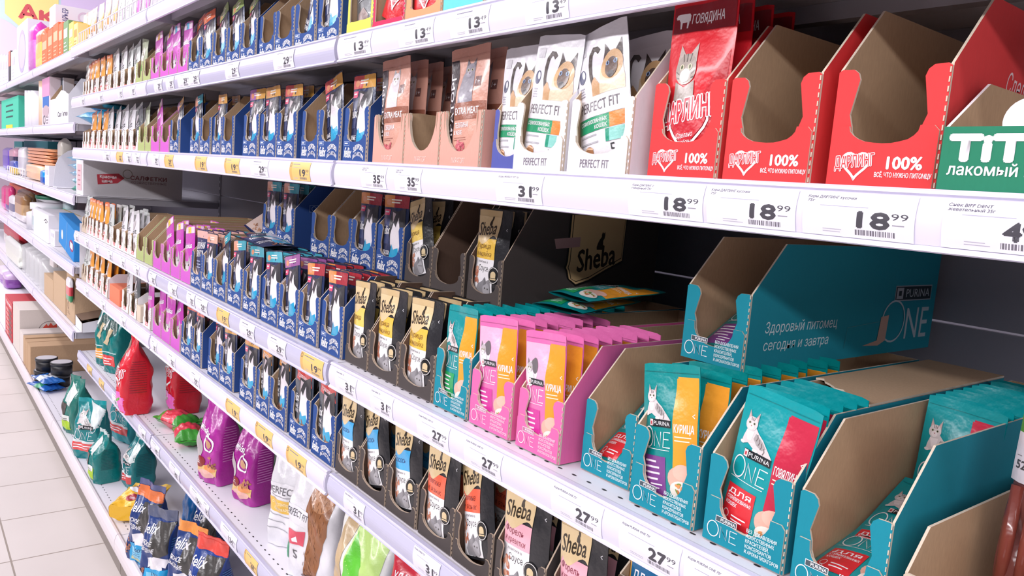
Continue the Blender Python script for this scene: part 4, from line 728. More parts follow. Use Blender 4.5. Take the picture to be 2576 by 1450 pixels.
def A_pf2(W=13, H=27):
    a = Art(); br = (150, 98, 62); a.poly([(W * .55, H * .98), (W * .9, H * .98), (W * .95, H * .8), (W * .92, H * .6), (W * .9, H * .42), (W * .78, H * .25), (W * .7, H * .06), (W * .45, H * .04), (W * .5, H * .2), (W * .5, H * .4), (W * .42, H * .6), (W * .5, H * .8)], br); a.ell(W * .72, H * .7, W * .2, H * .12, (186, 134, 96)); a.poly([(W * .52, H * .98), (W * .5, H * .82), (W * .9, H * .8), (W * .9, H * .98)], (112, 76, 66)); a.ell(W * .7, H * .9, W * .05, W * .05, (40, 34, 30)); a.ell(W * .74, H * .8, W * .12, W * .07, (206, 176, 170)); a.ell(W * .55, H * .05, W * .16, H * .025, (96, 62, 44))
    
    for i in range(150):
        v = random.uniform(.06, .94); u = (.47 if v < .4 else .47 + .06 * (v > .5)) + random.uniform(.0, .36 if v > .4 else .22); a.path([(W * u, H * v), (W * (u + random.uniform(-.015, .02)), H * (v - .03))], .09, random.choice([(126, 80, 50), (176, 122, 82), (110, 70, 46), (190, 140, 100)]))
    a.poly([(0, H * .5), (W * .5, H * .42), (W * .5, H * .56), (0, H * .6)], (228, 227, 232)); a.txt('PERFECT FIT', W * .02, H * .53, W * .48, (110, 108, 114), h=W * .11, b=.012, rot=-.2); a.rect(W * .0, H * .15, W * .1, H * .38, (34, 150, 104)); a.rect(W * .1, H * .29, W * .44, H * .4, (216, 80, 100)); a.txt('5', W * .2, H * .17, W * .12, (70, 70, 74), h=W * .16); a.poly([(W * .2, H * .33), (W * .3, H * .36), (W * .32, H * .31), (W * .22, H * .31)], WHT); return a
def A_gw(W=14, H=24):
    a = Art(); a.poly([(W * .0, 0), (W * .28, 0), (W * .3, H * .3), (W * .22, H * .55), (W * .34, H * .9), (W * .12, H * .9), (0, H * .5)], (196, 170, 130)); a.poly([(W * .34, H * .92), (W * .95, H * .85), (W * .9, H * .05), (W * .5, H * .1), (W * .28, H * .45)], (190, 224, 130)); a.poly([(W * .36, H * .8), (W * .6, H * .6), (W * .5, H * .2), (W * .28, H * .45)], (100, 200, 60)); a.rect(W * .4, H * .1, W * .95, H * .19, WHT); a.txt('СУПЕРФУД', W * .45, H * .12, W * .45, (90, 130, 60), h=W * .07, b=.03); return a
def A_blue(W=14, H=22):
    a = Art(); a.poly([(0, H * .72), (W, H * .62), (W, H * .84), (0, H * .96)], (200, 40, 60)); a.txt('УДАЧНАЯ ПОКУПКА', W * .08, H * .79, W * .86, WHT, h=W * .09, b=.03, rot=-.15); a.ell(W * .3, H * .3, W * .25, H * .15, (220, 60, 70)); return a
def A_fel(h, W=11, H=22, word=('МЯСНОЕ', 'ОБЪЕДЕНИЕ')):
    a = Art(); a.rect(W * .0, H * .86, W, H * .99, h); a.poly([(W * .4, H * .82), (W, H * .86), (W, H * .5), (W * .62, H * .42), (W * .4, H * .55)], (70, 68, 66)); a.poly([(W * .3, H * .4), (W * .6, H * .45), (W * .95, H * .42), (W * .9, H * .32), (W * .5, H * .34), (W * .32, H * .28)], (236, 232, 238)); a.ell(W * .6, H * .3, W * .22, H * .06, (240, 238, 242))
    a.poly([(W * .22, 0), (W * .98, 0), (W * .98, H * .3), (W * .22, H * .27)], (30, 160, 216)); a.rect(W * .3, H * .09, W * .85, H * .23, (130, 204, 236)); a.txt('100%', W * .45, H * .19, W * .3, (40, 90, 140), h=W * .09, b=.01); a.lines(W * .35, H * .16, W * .4, 2, H * .025, .15, (60, 110, 160)); a.rect(W * .3, H * .04, W * .85, H * .085, (206, 206, 160))
    chunks(a, W * .1, H * .2, W * .1, H * .12, [(160, 104, 84), (186, 130, 104)], 14); a.txt('felix', W * .08, H * .68, W * .42, WHT, h=W * .22, b=.02, sh=.2, rot=.08); a.txt(word[0], W * .05, H * .56, W * .42, WHT, h=W * .1, b=.03); a.txt(word[1], W * .05, H * .48, W * .5, WHT, h=W * .1, b=.03); return a
def A_yel(W=12, H=18):
    a = Art(); a.ell(W * .5, H * .6, W * .36, H * .2, WHT); a.txt('Natty', W * .24, H * .56, W * .5, (170, 50, 70), h=W * .14, b=.02); a.ell(W * .5, H * .22, W * .2, H * .1, (170, 50, 60)); a.lines(W * .4, H * .22, W * .2, 2, .5, .2, WHT); a.rect(W * .1, H * .84, W * .9, H * .95, (216, 180, 140)); return a
TEALB, NAVYB = (0, 128, 132), (34, 60, 122)
bag('teal cat food bag with orange band, standing at far end of sixth shelf', A_mutt((240, 160, 60)), (-3.445, .085, ZF), .1, .07, .26, (0, 120, 118), seal=(0, 100, 100), rot=(0, 0, 0.4))
bag('teal cat food bag with red band, beside the orange-banded teal bag', A_mutt((220, 70, 70)), (-3.318, .09, ZF), .1, .075, .26, (0, 120, 118), seal=(0, 100, 100), seed=1, rot=(0, 0, 0.4))
bag('large red dry food bag with heart emblem, in front on the sixth shelf', A_darl(), (-2.765, .032, ZF), .1, .095, .265, (214, 30, 50), seal=(200, 30, 46), side=(150, 36, 50))
bag('large red dry food bag half hidden behind the front red bag', A_darl(), (-2.715, .175, ZF), .1, .095, .262, (206, 30, 50), seal=(190, 30, 46), side=(150, 36, 50), seed=2)
bag('magenta dry cat food bag, left one of the two magenta bags', A_whis(), (-2.055, .085, ZF), .1, .075, .235, (176, 44, 156), seal=(190, 90, 180), side=(214, 130, 200), rot=(0, 0, 0.3))
bag('magenta dry cat food bag, right one of the two magenta bags', A_whis(9.4, 21), (-1.885, .12, ZF), .094, .075, .215, (166, 34, 146), seal=(180, 80, 170), side=(214, 130, 200), seed=3, rot=(0, 0, 0.25))
bag('dark green bag standing behind the left magenta bag', None, (-1.985, .25, ZF), .17, .1, .2, (44, 92, 50), seal=(60, 110, 60), seed=4)
bag('white dry food bag with yellow band on the sixth shelf', A_pf1(), (-1.605, .125, ZF), .13, .085, .266, (226, 225, 230), seal=(216, 215, 222), rot=(0, 0, 0.5))
bag('white dry food bag printed with a brown furry cat leg', A_pf2(), (-1.445, .105, ZF), .135, .085, .262, (228, 227, 232), seal=(216, 215, 222), seed=5, rot=(0, 0, .45))
bag('maroon dry food bag mostly hidden behind the cat leg bag', None, (-1.365, .24, ZF), .12, .08, .25, (92, 56, 56), seal=(80, 50, 50), seed=6)
bag('green and white dry food bag at front of the near bay', A_gw(), (-1.215, .1, ZF), .145, .085, .245, (236, 236, 232), seal=(220, 220, 214), seed=7, rot=(0, 0, 0.3))
bag('dark blue dry food bag with red ribbon in the near bay', A_blue(), (-1.025, .1, ZF), .15, .085, .22, (40, 60, 140), seal=(70, 84, 150), seed=8, rot=(0, 0, 0.3))
def pillow(label, loc, rot, L, Wd, T, cs, seed, name='food_sachet'):
    r = thing(name, label, 'bag', loc, rot, 'soft packs lying on the shelves'); rs = random.Random(seed); ph = [rs.uniform(0, 6) for _ in range(4)]; mb = MB(); nx, ny = 20, 14
    for s in (-1, 1):
        vs = []
        for j in range(ny + 1):
            for i in range(nx + 1):
                u, v = 2 * i / nx - 1, 2 * j / ny - 1; h = ((1 - abs(u) ** 3) * (1 - abs(v) ** 2.4)) ** .7 * T / 2; w = .0025 * math.sin(7 * u + 3 * v + ph[0]) + .002 * math.sin(13 * v - 5 * u + ph[1])
                vs.append((u * L / 2 * (1 - .05 * (1 - v * v)), v * Wd / 2 * (1 - .06 * (1 - u * u)), T / 2 + s * (h + .0006) + w * (h > .002)))
        for j in range(ny):
            for i in range(nx):
                q = (j * (nx + 1) + i, j * (nx + 1) + i + 1, (j + 1) * (nx + 1) + i + 1, (j + 1) * (nx + 1) + i); c = cs[0] if len(cs) == 1 else cs[min(len(cs) - 1, int((i / nx) * len(cs)))]
                mb.add([vs[k] for k in q], [(0, 1, 2, 3)[::s]], mat(c, 'foil'), True)
    me = mb.mesh('pack_body')
    import bmesh; bm = bmesh.new(); bm.from_mesh(me); bmesh.ops.remove_doubles(bm, verts=bm.verts, dist=1e-6); bm.to_mesh(me); bm.free()
    obj('pack_body', me, r); m = MB()
    for sx in (-1, 1):
        n = 12; m.add([(sx * (L / 2 - .001 + (.012 if k else 0)), (-1 + 2 * i / n) * Wd / 2 * .96, T / 2 + .002 * math.sin(i * 1.4 + ph[2] + k)) for k in (0, 1) for i in range(n + 1)], [(i, i + 1, n + 2 + i, n + 1 + i) for i in range(n)], mat(cs[0 if sx < 0 else -1], 'foil'), True)
    m.build('end_crimps', r); return r
RG = [(60, 150, 50), (206, 44, 66), (214, 50, 74), (60, 150, 50)]
pillow('small red and green sachet lying at left of its heap', (-2.53, .11, ZF), (0, 0, .3), .13, .09, .055, RG, 1); pillow('small red and green sachet lying at right of its heap', (-2.375, .1, ZF), (0, 0, -.2), .13, .09, .055, RG, 2); pillow('small red and green sachet lying behind its heap', (-2.4, .22, ZF + .003), (0, 0, .9), .13, .09, .1, RG, 3)
# bottom shelf bags
bag('green and white cat food bag with lime panel, leftmost on the bottom shelf', A_green(), (-3.56, -.012, ZG), .1, .085, .235, (40, 120, 110), rot=(0, .05, 0.35), seal=(60, 130, 120))
bag('teal cat food bag leaning behind the front lettered teal bag', A_one(), (-3.36, .14, ZG + .011), .14, .1, .262, (0, 150, 160), seal=(0, 160, 168), seed=11, rot=(0, .15, 0.5))
bag('teal cat food bag with large white lettering and red band, bottom shelf', A_one(lab=(222, 84, 84)), (-3.225, -.012, ZG), .125, .085, .225, TEALB, seal=(0, 150, 156), seed=12, rot=(0, 0, 0.62))
bag('teal cat food bag with lime label, right of the lettered teal bag', A_green(8.5, 18), (-2.965, -.018, ZG), .088, .09, .18, (0, 120, 118), seal=(190, 206, 206), side=(0, 92, 96), seed=13, rot=(0, 0, 0.12))
bag('teal cat food bag with red label, behind the lime-labelled bag', A_one(W=9, H=19, lab=(200, 70, 70)), (-2.85, .07, ZG), .09, .09, .19, (0, 112, 118), seal=(190, 206, 206), side=(0, 84, 92), seed=14, rot=(0, 0, 0.12))
r = bag('yellow cat food bag lying on the bottom shelf', A_yel(), (-2.55, -.03, ZG + .035), .12, .06, .18, (240, 186, 40), rot=(math.radians(-82), 0, math.radians(52)), seal=(236, 196, 90), seed=15)
bag('navy cat food bag with bright blue base, leftmost of the navy bags', A_fel((222, 120, 70)), (-2.295, -.035, ZG), .1, .075, .235, NAVYB, rot=(0, .1, 0.45), seal=(90, 96, 140), side=(70, 130, 190), seed=16)
bag('navy cat food bag with white paw, frontmost of the navy bags', A_fel((90, 96, 120)), (-2.12, -.03, ZG), .105, .075, .215, NAVYB, rot=(0, -.05, 0.5), seal=(110, 106, 130), side=(70, 130, 190), seed=17)
bag('bright blue cat food bag turned back to front, behind the navy bags', None, (-2.3, .11, ZG), .095, .07, .25, (30, 110, 180), seal=(226, 120, 60), side=(60, 150, 210), seed=18)
bag('navy cat food bag with red edge, standing upright behind', A_fel((190, 60, 60)), (-2.15, .1, ZG), .1, .07, .235, (30, 60, 130), seal=(190, 60, 60), side=(70, 130, 190), seed=19, rot=(0, 0, 0.5))
bag('navy cat food bag with orange top, upright in the navy group', A_fel((240, 150, 70), word=('МЯСНОЕ', 'ОБЪЕДЕНИЕ')), (-2.015, .0, ZG), .1, .075, .215, NAVYB, rot=(0, .1, 0.5), seal=(240, 150, 70), side=(70, 130, 190), seed=20)
bag('navy cat food bag with red beef ribbon, rightmost on the bottom shelf', A_fel((224, 80, 70)), (-1.895, .015, ZG), .105, .075, .225, (34, 64, 140), rot=(0, .08, 0.5), seal=(224, 84, 74), side=(70, 130, 190), seed=21)
# loose pouches lying on the trays
pouch('oteal', (-.81, .14, 1.112), (math.radians(-87), 0, math.radians(10)), 'loose teal and orange pouch lying lower behind the pink trays', 'loose pouches'); pouch('oteal', (-.80, .15, 1.13), (math.radians(-86), 0, math.radians(-4)), 'loose teal and orange pouch lying uppermost behind the pink trays', 'loose pouches')
pouch('fteal', (-1.74, .09, 1.103), (math.radians(-84), 0, math.radians(80)), 'loose navy and turquoise pouch lying on the turquoise row', 'loose pouches'); pouch('fteal', (-1.64, .07, 1.107), (math.radians(-86), 0, math.radians(95)), 'loose navy and turquoise pouch lying right on the turquoise row', 'loose pouches')
pouch('navy', (-2.06, .16, 1.10), (math.radians(-50), math.radians(25), math.radians(20)), 'loose navy pouch propped upright left of the upper blue trays', 'loose pouches')
# ---------------------------------------------------------------- treat box and sausage pack at the right edge
r = thing('treat_box', 'green card box with white lettering at right end of third shelf', 'box', (-.262, .004, ROWZ['C'] + .0006)); m = MB(); G_ = mat((34, 128, 96), 'card'); K_ = mat(KR, 'kraft'); E_ = mat((240, 238, 240), 'card'); w, d = .115, .22
m.box(0, w, .0025, d, 0, .002, K_); m.prism([(0, 0), (w, 0), (w, .047), (w * .8, .048)] + [(w * .45 + .02 * math.cos(a), .047 + .0) for a in (0,)] + [(0, .047)], 'y', 0, .0022, G_, K_, E_); m.prism([(.0022, 0), (.0022, .047), (.06, .085), (d, .085), (d, 0)], 'x', 0, .0022, G_, K_, E_); m.prism([(.0022, 0), (.0022, .047), (.06, .085), (d, .085), (d, 0)], 'x', w - .0022, w, K_, G_, E_); m.box(.0022, w - .0022, d - .0022, d, 0, .085, K_)
a = Art(); a.txt('TiTBiT', .6, 2.4, 9.6, WHT, h=1.75, b=.07); a.txt('лакомый кусочек', .6, 1.35, 9.0, WHT, h=.8, b=.02); a.lay(m, lambda x, y, off: (x, -off, y), 'print', .01); m.build('carton', r)
m = MB(); m.lathe([(0, 0), (.016, 0), (.016, .0022), (0, .0022)], mat((236, 232, 240)), 28, (.052, .0026, .05), 'y', False); m.build('round_tab', r)['label'] = 'round white card tab'
pouch('beige', (-.2045, .1, ROWZ['C'] + .004), (math.radians(-24), 0, 0), 'beige treat pouch standing inside the green box', 'treat pouches')
r = bag('sausage snack pack with bright green top in the rightmost beige tray', None, (-.192, .135, ROWZ['D'] + .0045), .075, .03, .225, (110, 60, 56), rot=(-.1, 0, 0), seal=(96, 190, 40), name='sausage_snack_pack', seed=30, kind='film')
a = Art(); a.rect(0, 11.5, 7.5, 15.5, (226, 216, 222)); a.rect(0, 15.5, 7.5, 18.6, (80, 150, 60)); a.txt('КОЛБАСКИ', 2.2, 14.3, 4.6, (170, 70, 60), h=.7, b=.02); a.txt('52%', .4, 12.6, 1.6, (80, 70, 70), h=.7, b=.02); a.rect(.3, 13.6, 7.2, 13.66, (120, 110, 110))
m = MB(); a.lay(m, lambda x, y, off: (x - .0375, -.0175 * (1 - min(1, abs(x / .0375 - 1)) ** 4) * (1 if y < .15 else .93) - .004 - off * 2, y), 'film', .01, L=1.2); m.build('front_label', r)
for i in range(5): m = MB(); m.tube([(-.028 + i * .014, -.0155 + .001 * abs(i - 2), .012), (-.028 + i * .014, -.0165 + .001 * abs(i - 2), .06), (-.028 + i * .014, -.0162 + .001 * abs(i - 2), .112)], .0052, mat((128, 62, 52), 'film')); m.build('sausage', r)
# ---------------------------------------------------------------- household goods in the far-left bays
LZ = dict(L0=1.699, L1=1.399, L2=1.099, L3=.797, L4=.514, BB=.1305)
GAPS = dict(L0=.5, L1=.246, L2=.246, L3=.246, L4=.23, BB=.34); OCC = {}
def place(lv, uL, uR, vT, Y, D=None):
    z = LZ[lv]; X0, X1 = fX(uL, Y, z), fX(uR, Y, z); h = min(GAPS[lv], max(.02, fZ(vT, (X0 + X1) / 2, Y) - z))
    if D is None: return X0, X1, z, h
    for _ in range(8):
        hit = [q for q in OCC.get(lv, []) if X0 < q[1] - 1e-4 and X1 > q[0] + 1e-4 and Y < q[3] and Y + D > q[2]]
        if not hit: break
        q = hit[0]; a0, a1 = X0, X1
        if (X0 + X1) > (q[0] + q[1]): a0 = q[1] + .0015
        else: a1 = q[0] - .0015
        if a1 - a0 > .45 * (X1 - X0): X0, X1 = a0, a1
        else: Y = q[3] + .003
    OCC.setdefault(lv, []).append((X0, X1, Y, Y + D)); return X0, X1, z, h, Y
def rbox(mb, x0, x1, y0, y1, z0, z1, m, r=.004):
    P = []
    for cx, cy, a in ((x1 - r, y1 - r, 0), (x0 + r, y1 - r, 90), (x0 + r, y0 + r, 180), (x1 - r, y0 + r, 270)):
        for q in (0, 45, 90): t = math.radians(a + q); P.append((cx + r * math.cos(t), cy + r * math.sin(t)))
    mb.prism(P, 'z', z0, z1, m, m, m)
def carton(label, lv, uL, uR, vT, Y, D, col, art=None, side=None, H=None, z=None, group='household goods on the shelves', name='carton', kind='paper', rot=(0, 0, 0), dx=0, flap=None):
    X0, X1, z0, h, Y = place(lv, uL, uR, vT, Y, D) if z is None else place(lv, uL, uR, vT, Y) + (Y,); h = H or h; w = X1 - X0; z0 = (z if z is not None else z0) + max(0, w * math.sin(rot[1])) + .0006
    r = thing(name, label, 'box', (X0 + dx, Y, z0), rot, group); mb = MB(); m = mat(col, kind); rbox(mb, 0, w, 0, D, 0, h, m, min(.003, w / 5)); mb.build('box_body', r)
    if art: mb = MB(); a = Art(); art(a, w * 100, h * 100); a.lay(mb, lambda x, y, off: (x, -off - .0004, y), 'print', .01); mb.build('front_print', r)
    if side: mb = MB(); a = Art(); side(a, D * 100, h * 100); a.lay(mb, lambda x, y, off: (w + off + .0004, x, y), 'print', .01); mb.build('side_print', r)
    if flap: mb = MB(); mb.box(.001, w - .001, D * .48, D * .52, h, h + .0006, mat(flap, 'paper')); mb.build('tape_seam', r)
    return r
def soft(label, lv, uL, uR, vT, Y, D, cols, group='household goods on the shelves', name='soft_pack', z=None, H=None, seed=0):
    X0, X1, z0, h, Y = place(lv, uL, uR, vT, Y, D) if z is None else place(lv, uL, uR, vT, Y) + (Y,); h = H or h; z0 = z if z is not None else z0 + .0006; w = X1 - X0
    r = thing(name, label, 'pack', ((X0 + X1) / 2, Y + D / 2, z0), (0, 0, 0), group); rs = random.Random(seed + uL); ph = [rs.uniform(0, 6) for _ in range(3)]; n, k = 24, 14
    def ringp(j):
        v = j / k; f = min(1, (v / .1)) ** .5 * min(1, ((1 - v) / .12 + .02)) ** .5 if 0 < v < 1 else .12
        out = []
        for i in range(n):
            t = 2 * math.pi * i / n; c, s_ = math.cos(t), math.sin(t); g = 1 + .04 * math.sin(5 * t + 6 * v + ph[0]) + .03 * math.sin(3 * t - 11 * v + ph[1])
            e = .45; out.append((abs(c) ** e * (1 if c >= 0 else -1) * w / 2 * (.7 + .3 * f) * min(g, 1), abs(s_) ** e * (1 if s_ >= 0 else -1) * D / 2 * f * min(g, 1), h * v))
        return out
    R_ = [ringp(j) for j in range(k + 1)]; nb = len(cols)
    for b in range(nb):
        mb = MB(); j0, j1 = k * b // nb, k * (b + 1) // nb; vs = sum(R_[j0:j1 + 1], [])
        mb.add(vs, [(j * n + i, j * n + (i + 1) % n, (j + 1) * n + (i + 1) % n, (j + 1) * n + i) for j in range(j1 - j0) for i in range(n)] + ([list(range(n))[::-1]] if b == 0 else []) + ([[(j1 - j0) * n + i for i in range(n)]] if b == nb - 1 else []), cols[b] if not isinstance(cols[b], tuple) else mat(cols[b], 'foil'), True)
        mb.build('pack_body' if b == 0 else 'printed_band', r)
    return r
def cyl(label, lv, uL, uR, vT, Y, prof, cols, name, cat='jar', group='household goods on the shelves', z=None, H=None):
    X0, X1, z0, h = place(lv, uL, uR, vT, Y); X0, X1, z0, h, Y = place(lv, uL, uR, vT, Y, X1 - X0); h = H or h; rad = (X1 - X0) / 2; z0 += .0006
    r = thing(name, label, cat, ((X0 + X1) / 2, Y + rad, z0), (0, 0, 0), group)
    for pn, pr, c in zip(prof[0], prof[1], cols): mb = MB(); mb.lathe([(a * rad, b * h) for a, b in pr], mat(c, 'plastic'), 24); mb.build(pn, r)
    return r
def oval(c1, c2): return lambda a, w, h: (a.ell(w * .5, h * .5, w * .3, h * .34, c1), a.ring(w * .5, h * .5, w * .34, w * .05, c2, ry=h * .38))
def plain(c, t=None): return lambda a, w, h: (a.rect(w * .12, h * .55, w * .88, h * .8, c), a.lines(w * .15, h * .4, w * .7, 3, h * .1, h * .03, c))
GRP = dict(group='household goods on the shelves')
# top shelf
carton('white box with lavender oval print at left of the magenta packs', 'L0', 43, 69, 58, .04, .3, (240, 236, 246), oval((214, 200, 226), (190, 178, 210)), flap=(226, 222, 232))
soft('magenta soft pack beside the white oval-print box on the top shelf', 'L0', 69, 85, 57, .03, .08, [(206, 110, 200), (214, 120, 210), (232, 60, 190)])
soft('yellow and orange soft pack right of the magenta pack', 'L0', 86, 104, 70, .03, .08, [(246, 226, 130), (250, 214, 110), (240, 130, 90)])
for i, (a, b, v, o) in enumerate([(105, 119, 88, 'first'), (120, 132, 74, 'second'), (133, 146, 60, 'third'), (147, 157, 59, 'fourth')]): carton('slim orange box, %s from left in the orange row, top shelf' % o, 'L0', a, b, v, .03, .1, (238, 112, 66), plain((250, 190, 150)))
carton('green slim box with white base on the top shelf', 'L0', 159, 171, 54, .03, .1, (120, 160, 110), plain((230, 236, 230)))
carton('yellow slim box right of the green slim box', 'L0', 173, 184, 57, .03, .1, (240, 206, 110), plain((250, 236, 190)))
carton('pale yellow slim box left of the wire fence', 'L0', 185, 194, 60, .03, .1, (246, 222, 150), plain((210, 160, 60)))
def barrier(a, w, h): a.txt('БАРЬЕР', w * .2, h * .12, h * .75, (126, 126, 170), h=w * .09, b=.03, rot=math.pi / 2); a.txt('СЕЛЕН', w * .7, h * .12, h * .6, (170, 166, 200), h=w * .07, b=.02, rot=math.pi / 2); a.ring(w * .45, h * .55, w * .1, w * .03, (226, 206, 226))
ztop = LZ['L0'] + place('L0', 133, 146, 60, .03)[3] + .0006
carton('white lettered box lying on top of the orange boxes', 'L0', 124, 138, 8, .035, .28, (240, 240, 248), None, barrier, z=ztop, H=.1)
for i, (a, b, o) in enumerate([(-3, 5, 'left'), (6, 12, 'middle'), (13, 19, 'right')]): carton('pale thin box, %s one of three at far left of top shelf' % o, 'L0', a, b, 139, .03, .12, (228, 226, 240), plain((206, 204, 220)))
carton('thin box with orange and black front on the top shelf', 'L0', 22, 27, 129, .03, .12, (70, 66, 76), lambda a, w, h: a.rect(0, h * .55, w, h, (238, 130, 110)))
carton('white box with small grey print right of the orange-black box', 'L0', 28, 42, 127, .03, .12, (238, 236, 246), plain((206, 206, 220)))
# pet pouches behind the wire fence
for i, (u, k, o) in enumerate([(208, 'kit', 'first'), (219, 'kit', 'second'), (231, 'kito', 'third'), (247, 'kit', 'fourth'), (264, 'kito', 'fifth'), (281, 'kit', 'sixth'), (299, 'ottg', 'seventh'), (318, 'ott', 'eighth'), (340, 'whis', 'ninth'), (362, 'whisb', 'tenth')]):
    q = pouch(k, (fX(u, .07, 1.70), .07, 1.6985), (math.radians(-4), math.radians(random.uniform(-3, 3)), 0), '%s standing behind the wire fence, %s from left, top shelf' % (DES[k][1], o), 'pouches behind the wire fence'); q.scale = (1.15, 1, 1.3)
r = thing('wire_fence', 'white wire fence along the front of the top shelf, far bay', 'fence', (-3.73, .012, 1.6985)); m = MB(); m.tube([(0.01, 0, .06), (1.24, 0, .06)], .0022, mat((236, 232, 240), 'plastic')); m.build('top_wire', r); m = MB(); m.tube([(0.01, 0, .003), (1.24, 0, .003)], .0022, mat((236, 232, 240), 'plastic')); m.build('bottom_wire', r)
for i in range(26): m = MB(); m.tube([(.012 + i * .049, 0, .003), (.012 + i * .049, 0, .06)], .0016, mat((236, 232, 240), 'plastic'), 6); m.build('upright_wire', r)
# second household shelf
carton('red and tan box standing behind the teal pack', 'L1', 8, 46, 238, .16, .12, (190, 76, 80)); 
carton('teal pack with pale label lines, second household shelf', 'L1', 4, 46, 248, .04, .1, (70, 196, 166), lambda a, w, h: (a.lines(w * .3, h * .75, w * .5, 3, h * .18, h * .05, (40, 90, 84)), a.rect(w * .3, h * .04, w * .7, h * .16, (236, 220, 70))))
RP = (('roll', 'core'), [[(.3, 0), (1, 0), (1, 1), (.3, 1)], [(.3, 1), (.3, .02)]])
for u0, u1, o in [(58, 66, 'left'), (67, 74, 'middle'), (75, 82, 'right')]: cyl('white paper roll, %s one of three standing rolls' % o, 'L1', u0, u1, 228, .03, RP, [(242, 240, 248), (220, 210, 196)], 'paper_roll', 'roll')
soft('clear-topped beige pack between white rolls and peach roll', 'L1', 82, 89, 200, .05, .06, [(226, 222, 232), (190, 190, 210), (236, 230, 226)])
cyl('tall peach film roll on the second household shelf', 'L1', 90, 105, 187, .03, RP, [(246, 208, 182), (230, 200, 170)], 'film_roll', 'roll')
carton('tall pack with pink top and blue band', 'L1', 106, 125, 181, .03, .05, (222, 206, 214), lambda a, w, h: (a.rect(0, h * .62, w, h, (226, 160, 200)), a.rect(w * .1, h * .4, w * .9, h * .62, (60, 120, 200)), a.ell(w * .5, h * .32, w * .4, h * .12, (200, 176, 186)), a.ring(w * .3, h * .14, w * .14, w * .03, (90, 90, 100), ry=h * .1), a.lines(w * .55, h * .18, w * .3, 3, h * .06, h * .02, (120, 120, 130))))
carton('narrow white and grey pack beside the pink-topped pack', 'L1', 127, 134, 190, .04, .05, (226, 226, 236), lambda a, w, h: a.rect(w * .5, 0, w * .9, h, (120, 130, 140)))
X0, X1, z0, h = place('L1', 126, 172, 243, .03); w = X1 - X0
r = thing('display_carton', 'white display carton with sun emblem and rounded cut-out', 'box', (X0, .03, z0 + .0006), group='household goods on the shelves'); m = MB(); wm, km = mat((240, 239, 246), 'card'), mat(KR, 'kraft'); hb = h + .075
m.prism([(0, 0), (w, 0), (w, h)] + [(w * .5 + w * .42 * math.cos(a), h * .98 + h * .22 * math.sin(a)) for a in [math.pi * i / 10 for i in range(1, 5)]] + [(w * .3, h * .95), (0, h * .95)], 'y', 0, .002, wm, km, wm); m.prism([(.002, 0), (.002, h), (.05, hb), (.2, hb), (.2, 0)], 'x', 0, .002, wm, km, wm); m.prism([(.002, 0), (.002, h), (.05, hb), (.2, hb), (.2, 0)], 'x', w - .002, w, km, wm, wm); m.prism([(.002, 0), (w - .002, 0), (w - .002, hb), (.002, hb)], 'y', .198, .2, km, wm, wm); m.box(.002, w - .002, .002, .198, 0, .002, km); m.build('carton', r)
a = Art(); a.txt('Салфетки', w * 45, h * 30, w * 50, (90, 88, 96), h=h * 16, b=.02); m = MB(); a.lay(m, lambda x, y, off: (x, -off - .0003, y), 'print', .01); m.build('front_print', r)
a = Art()
for i in range(9): t = i * math.pi / 4.5; a.path([(9 + 1.6 * math.cos(t), h * 100 + 1 + 1.6 * math.sin(t)), (9 + 3.4 * math.cos(t), h * 100 + 1 + 3.4 * math.sin(t))], .35, (90, 88, 92))
a.ell(9, h * 100 + 1, 1.1, 1.1, (90, 88, 92)); m = MB(); a.lay(m, lambda x, y, off: (.0024 + off, x, y), 'print', .01); m.build('sun_emblem', r)
pillow('blue rubber glove pack lying lower at end of second household shelf', (-3.80, .13, LZ['L1'] + .001), (0, 0, .5), .2, .13, .06, [(50, 150, 196), (70, 176, 214)], 41, 'glove_pack'); pillow('blue rubber glove pack lying uppermost at end of second household shelf', (-3.80, .14, LZ['L1'] + .062), (0, 0, .3), .2, .13, .05, [(40, 140, 190), (60, 170, 206)], 42, 'glove_pack')
# third household shelf
soft('purple soft pack at far left of the third household shelf', 'L2', 4, 20, 371, .1, .07, [(110, 84, 196), (96, 70, 190), (140, 110, 206)])
soft('dark pack with pink label beside the purple pack', 'L2', 21, 33, 372, .1, .07, [(50, 60, 130), (60, 56, 90), (226, 170, 190)])
soft('small yellow and blue pack in front of the dark pack', 'L2', 22, 34, 404, .03, .05, [(236, 206, 90), (70, 90, 180)])
soft('silver brush pack standing on the third household shelf', 'L2', 37, 55, 369, .05, .06, [(226, 224, 232), (206, 204, 214), (236, 234, 240)])
carton('teal box standing at the back, left of two', 'L2', 36, 56, 356, .25, .15, (90, 180, 186), plain((226, 236, 236))); carton('teal box standing at the back, right of two', 'L2', 60, 120, 355, .25, .15, (70, 160, 172), plain((196, 200, 206)))
X0, X1, z0, _ = place('L2', 60, 118, 380, .05)
soft('peach towel pack carrying the stacked orange cloths', 'L2', 60, 96, 412, .03, .12, [(240, 196, 158), (246, 206, 170)])
hz = place('L2', 60, 96, 412, .03)[3]
soft('pale blue box-like pack right under the orange cloths', 'L2', 97, 117, 412, .06, .1, [(150, 190, 214), (226, 170, 150)])
for i, o in enumerate(('lowest', 'second', 'third', 'fourth', 'topmost')): soft('folded orange cloth, %s of its stack' % o, 'L2', 62, 118, 0, .05, .12, [(236, 160, 110)], z=z0 + hz + .001 + i * .0185, H=.018, seed=i, group='stacked orange cloths')
soft('bright blue clothes pegs pack under the orange cloths', 'L2', 99, 108, 428, .012, .04, [(20, 90, 190), (20, 150, 226)])
carton('white slotted pack right of the blue pegs pack', 'L2', 109, 122, 417, .02, .05, (238, 236, 244), plain((214, 212, 222)))
soft('tall beige mop head pack on the third household shelf', 'L2', 121, 138, 345, .05, .06, [(196, 180, 150), (176, 164, 140), (206, 200, 190)])
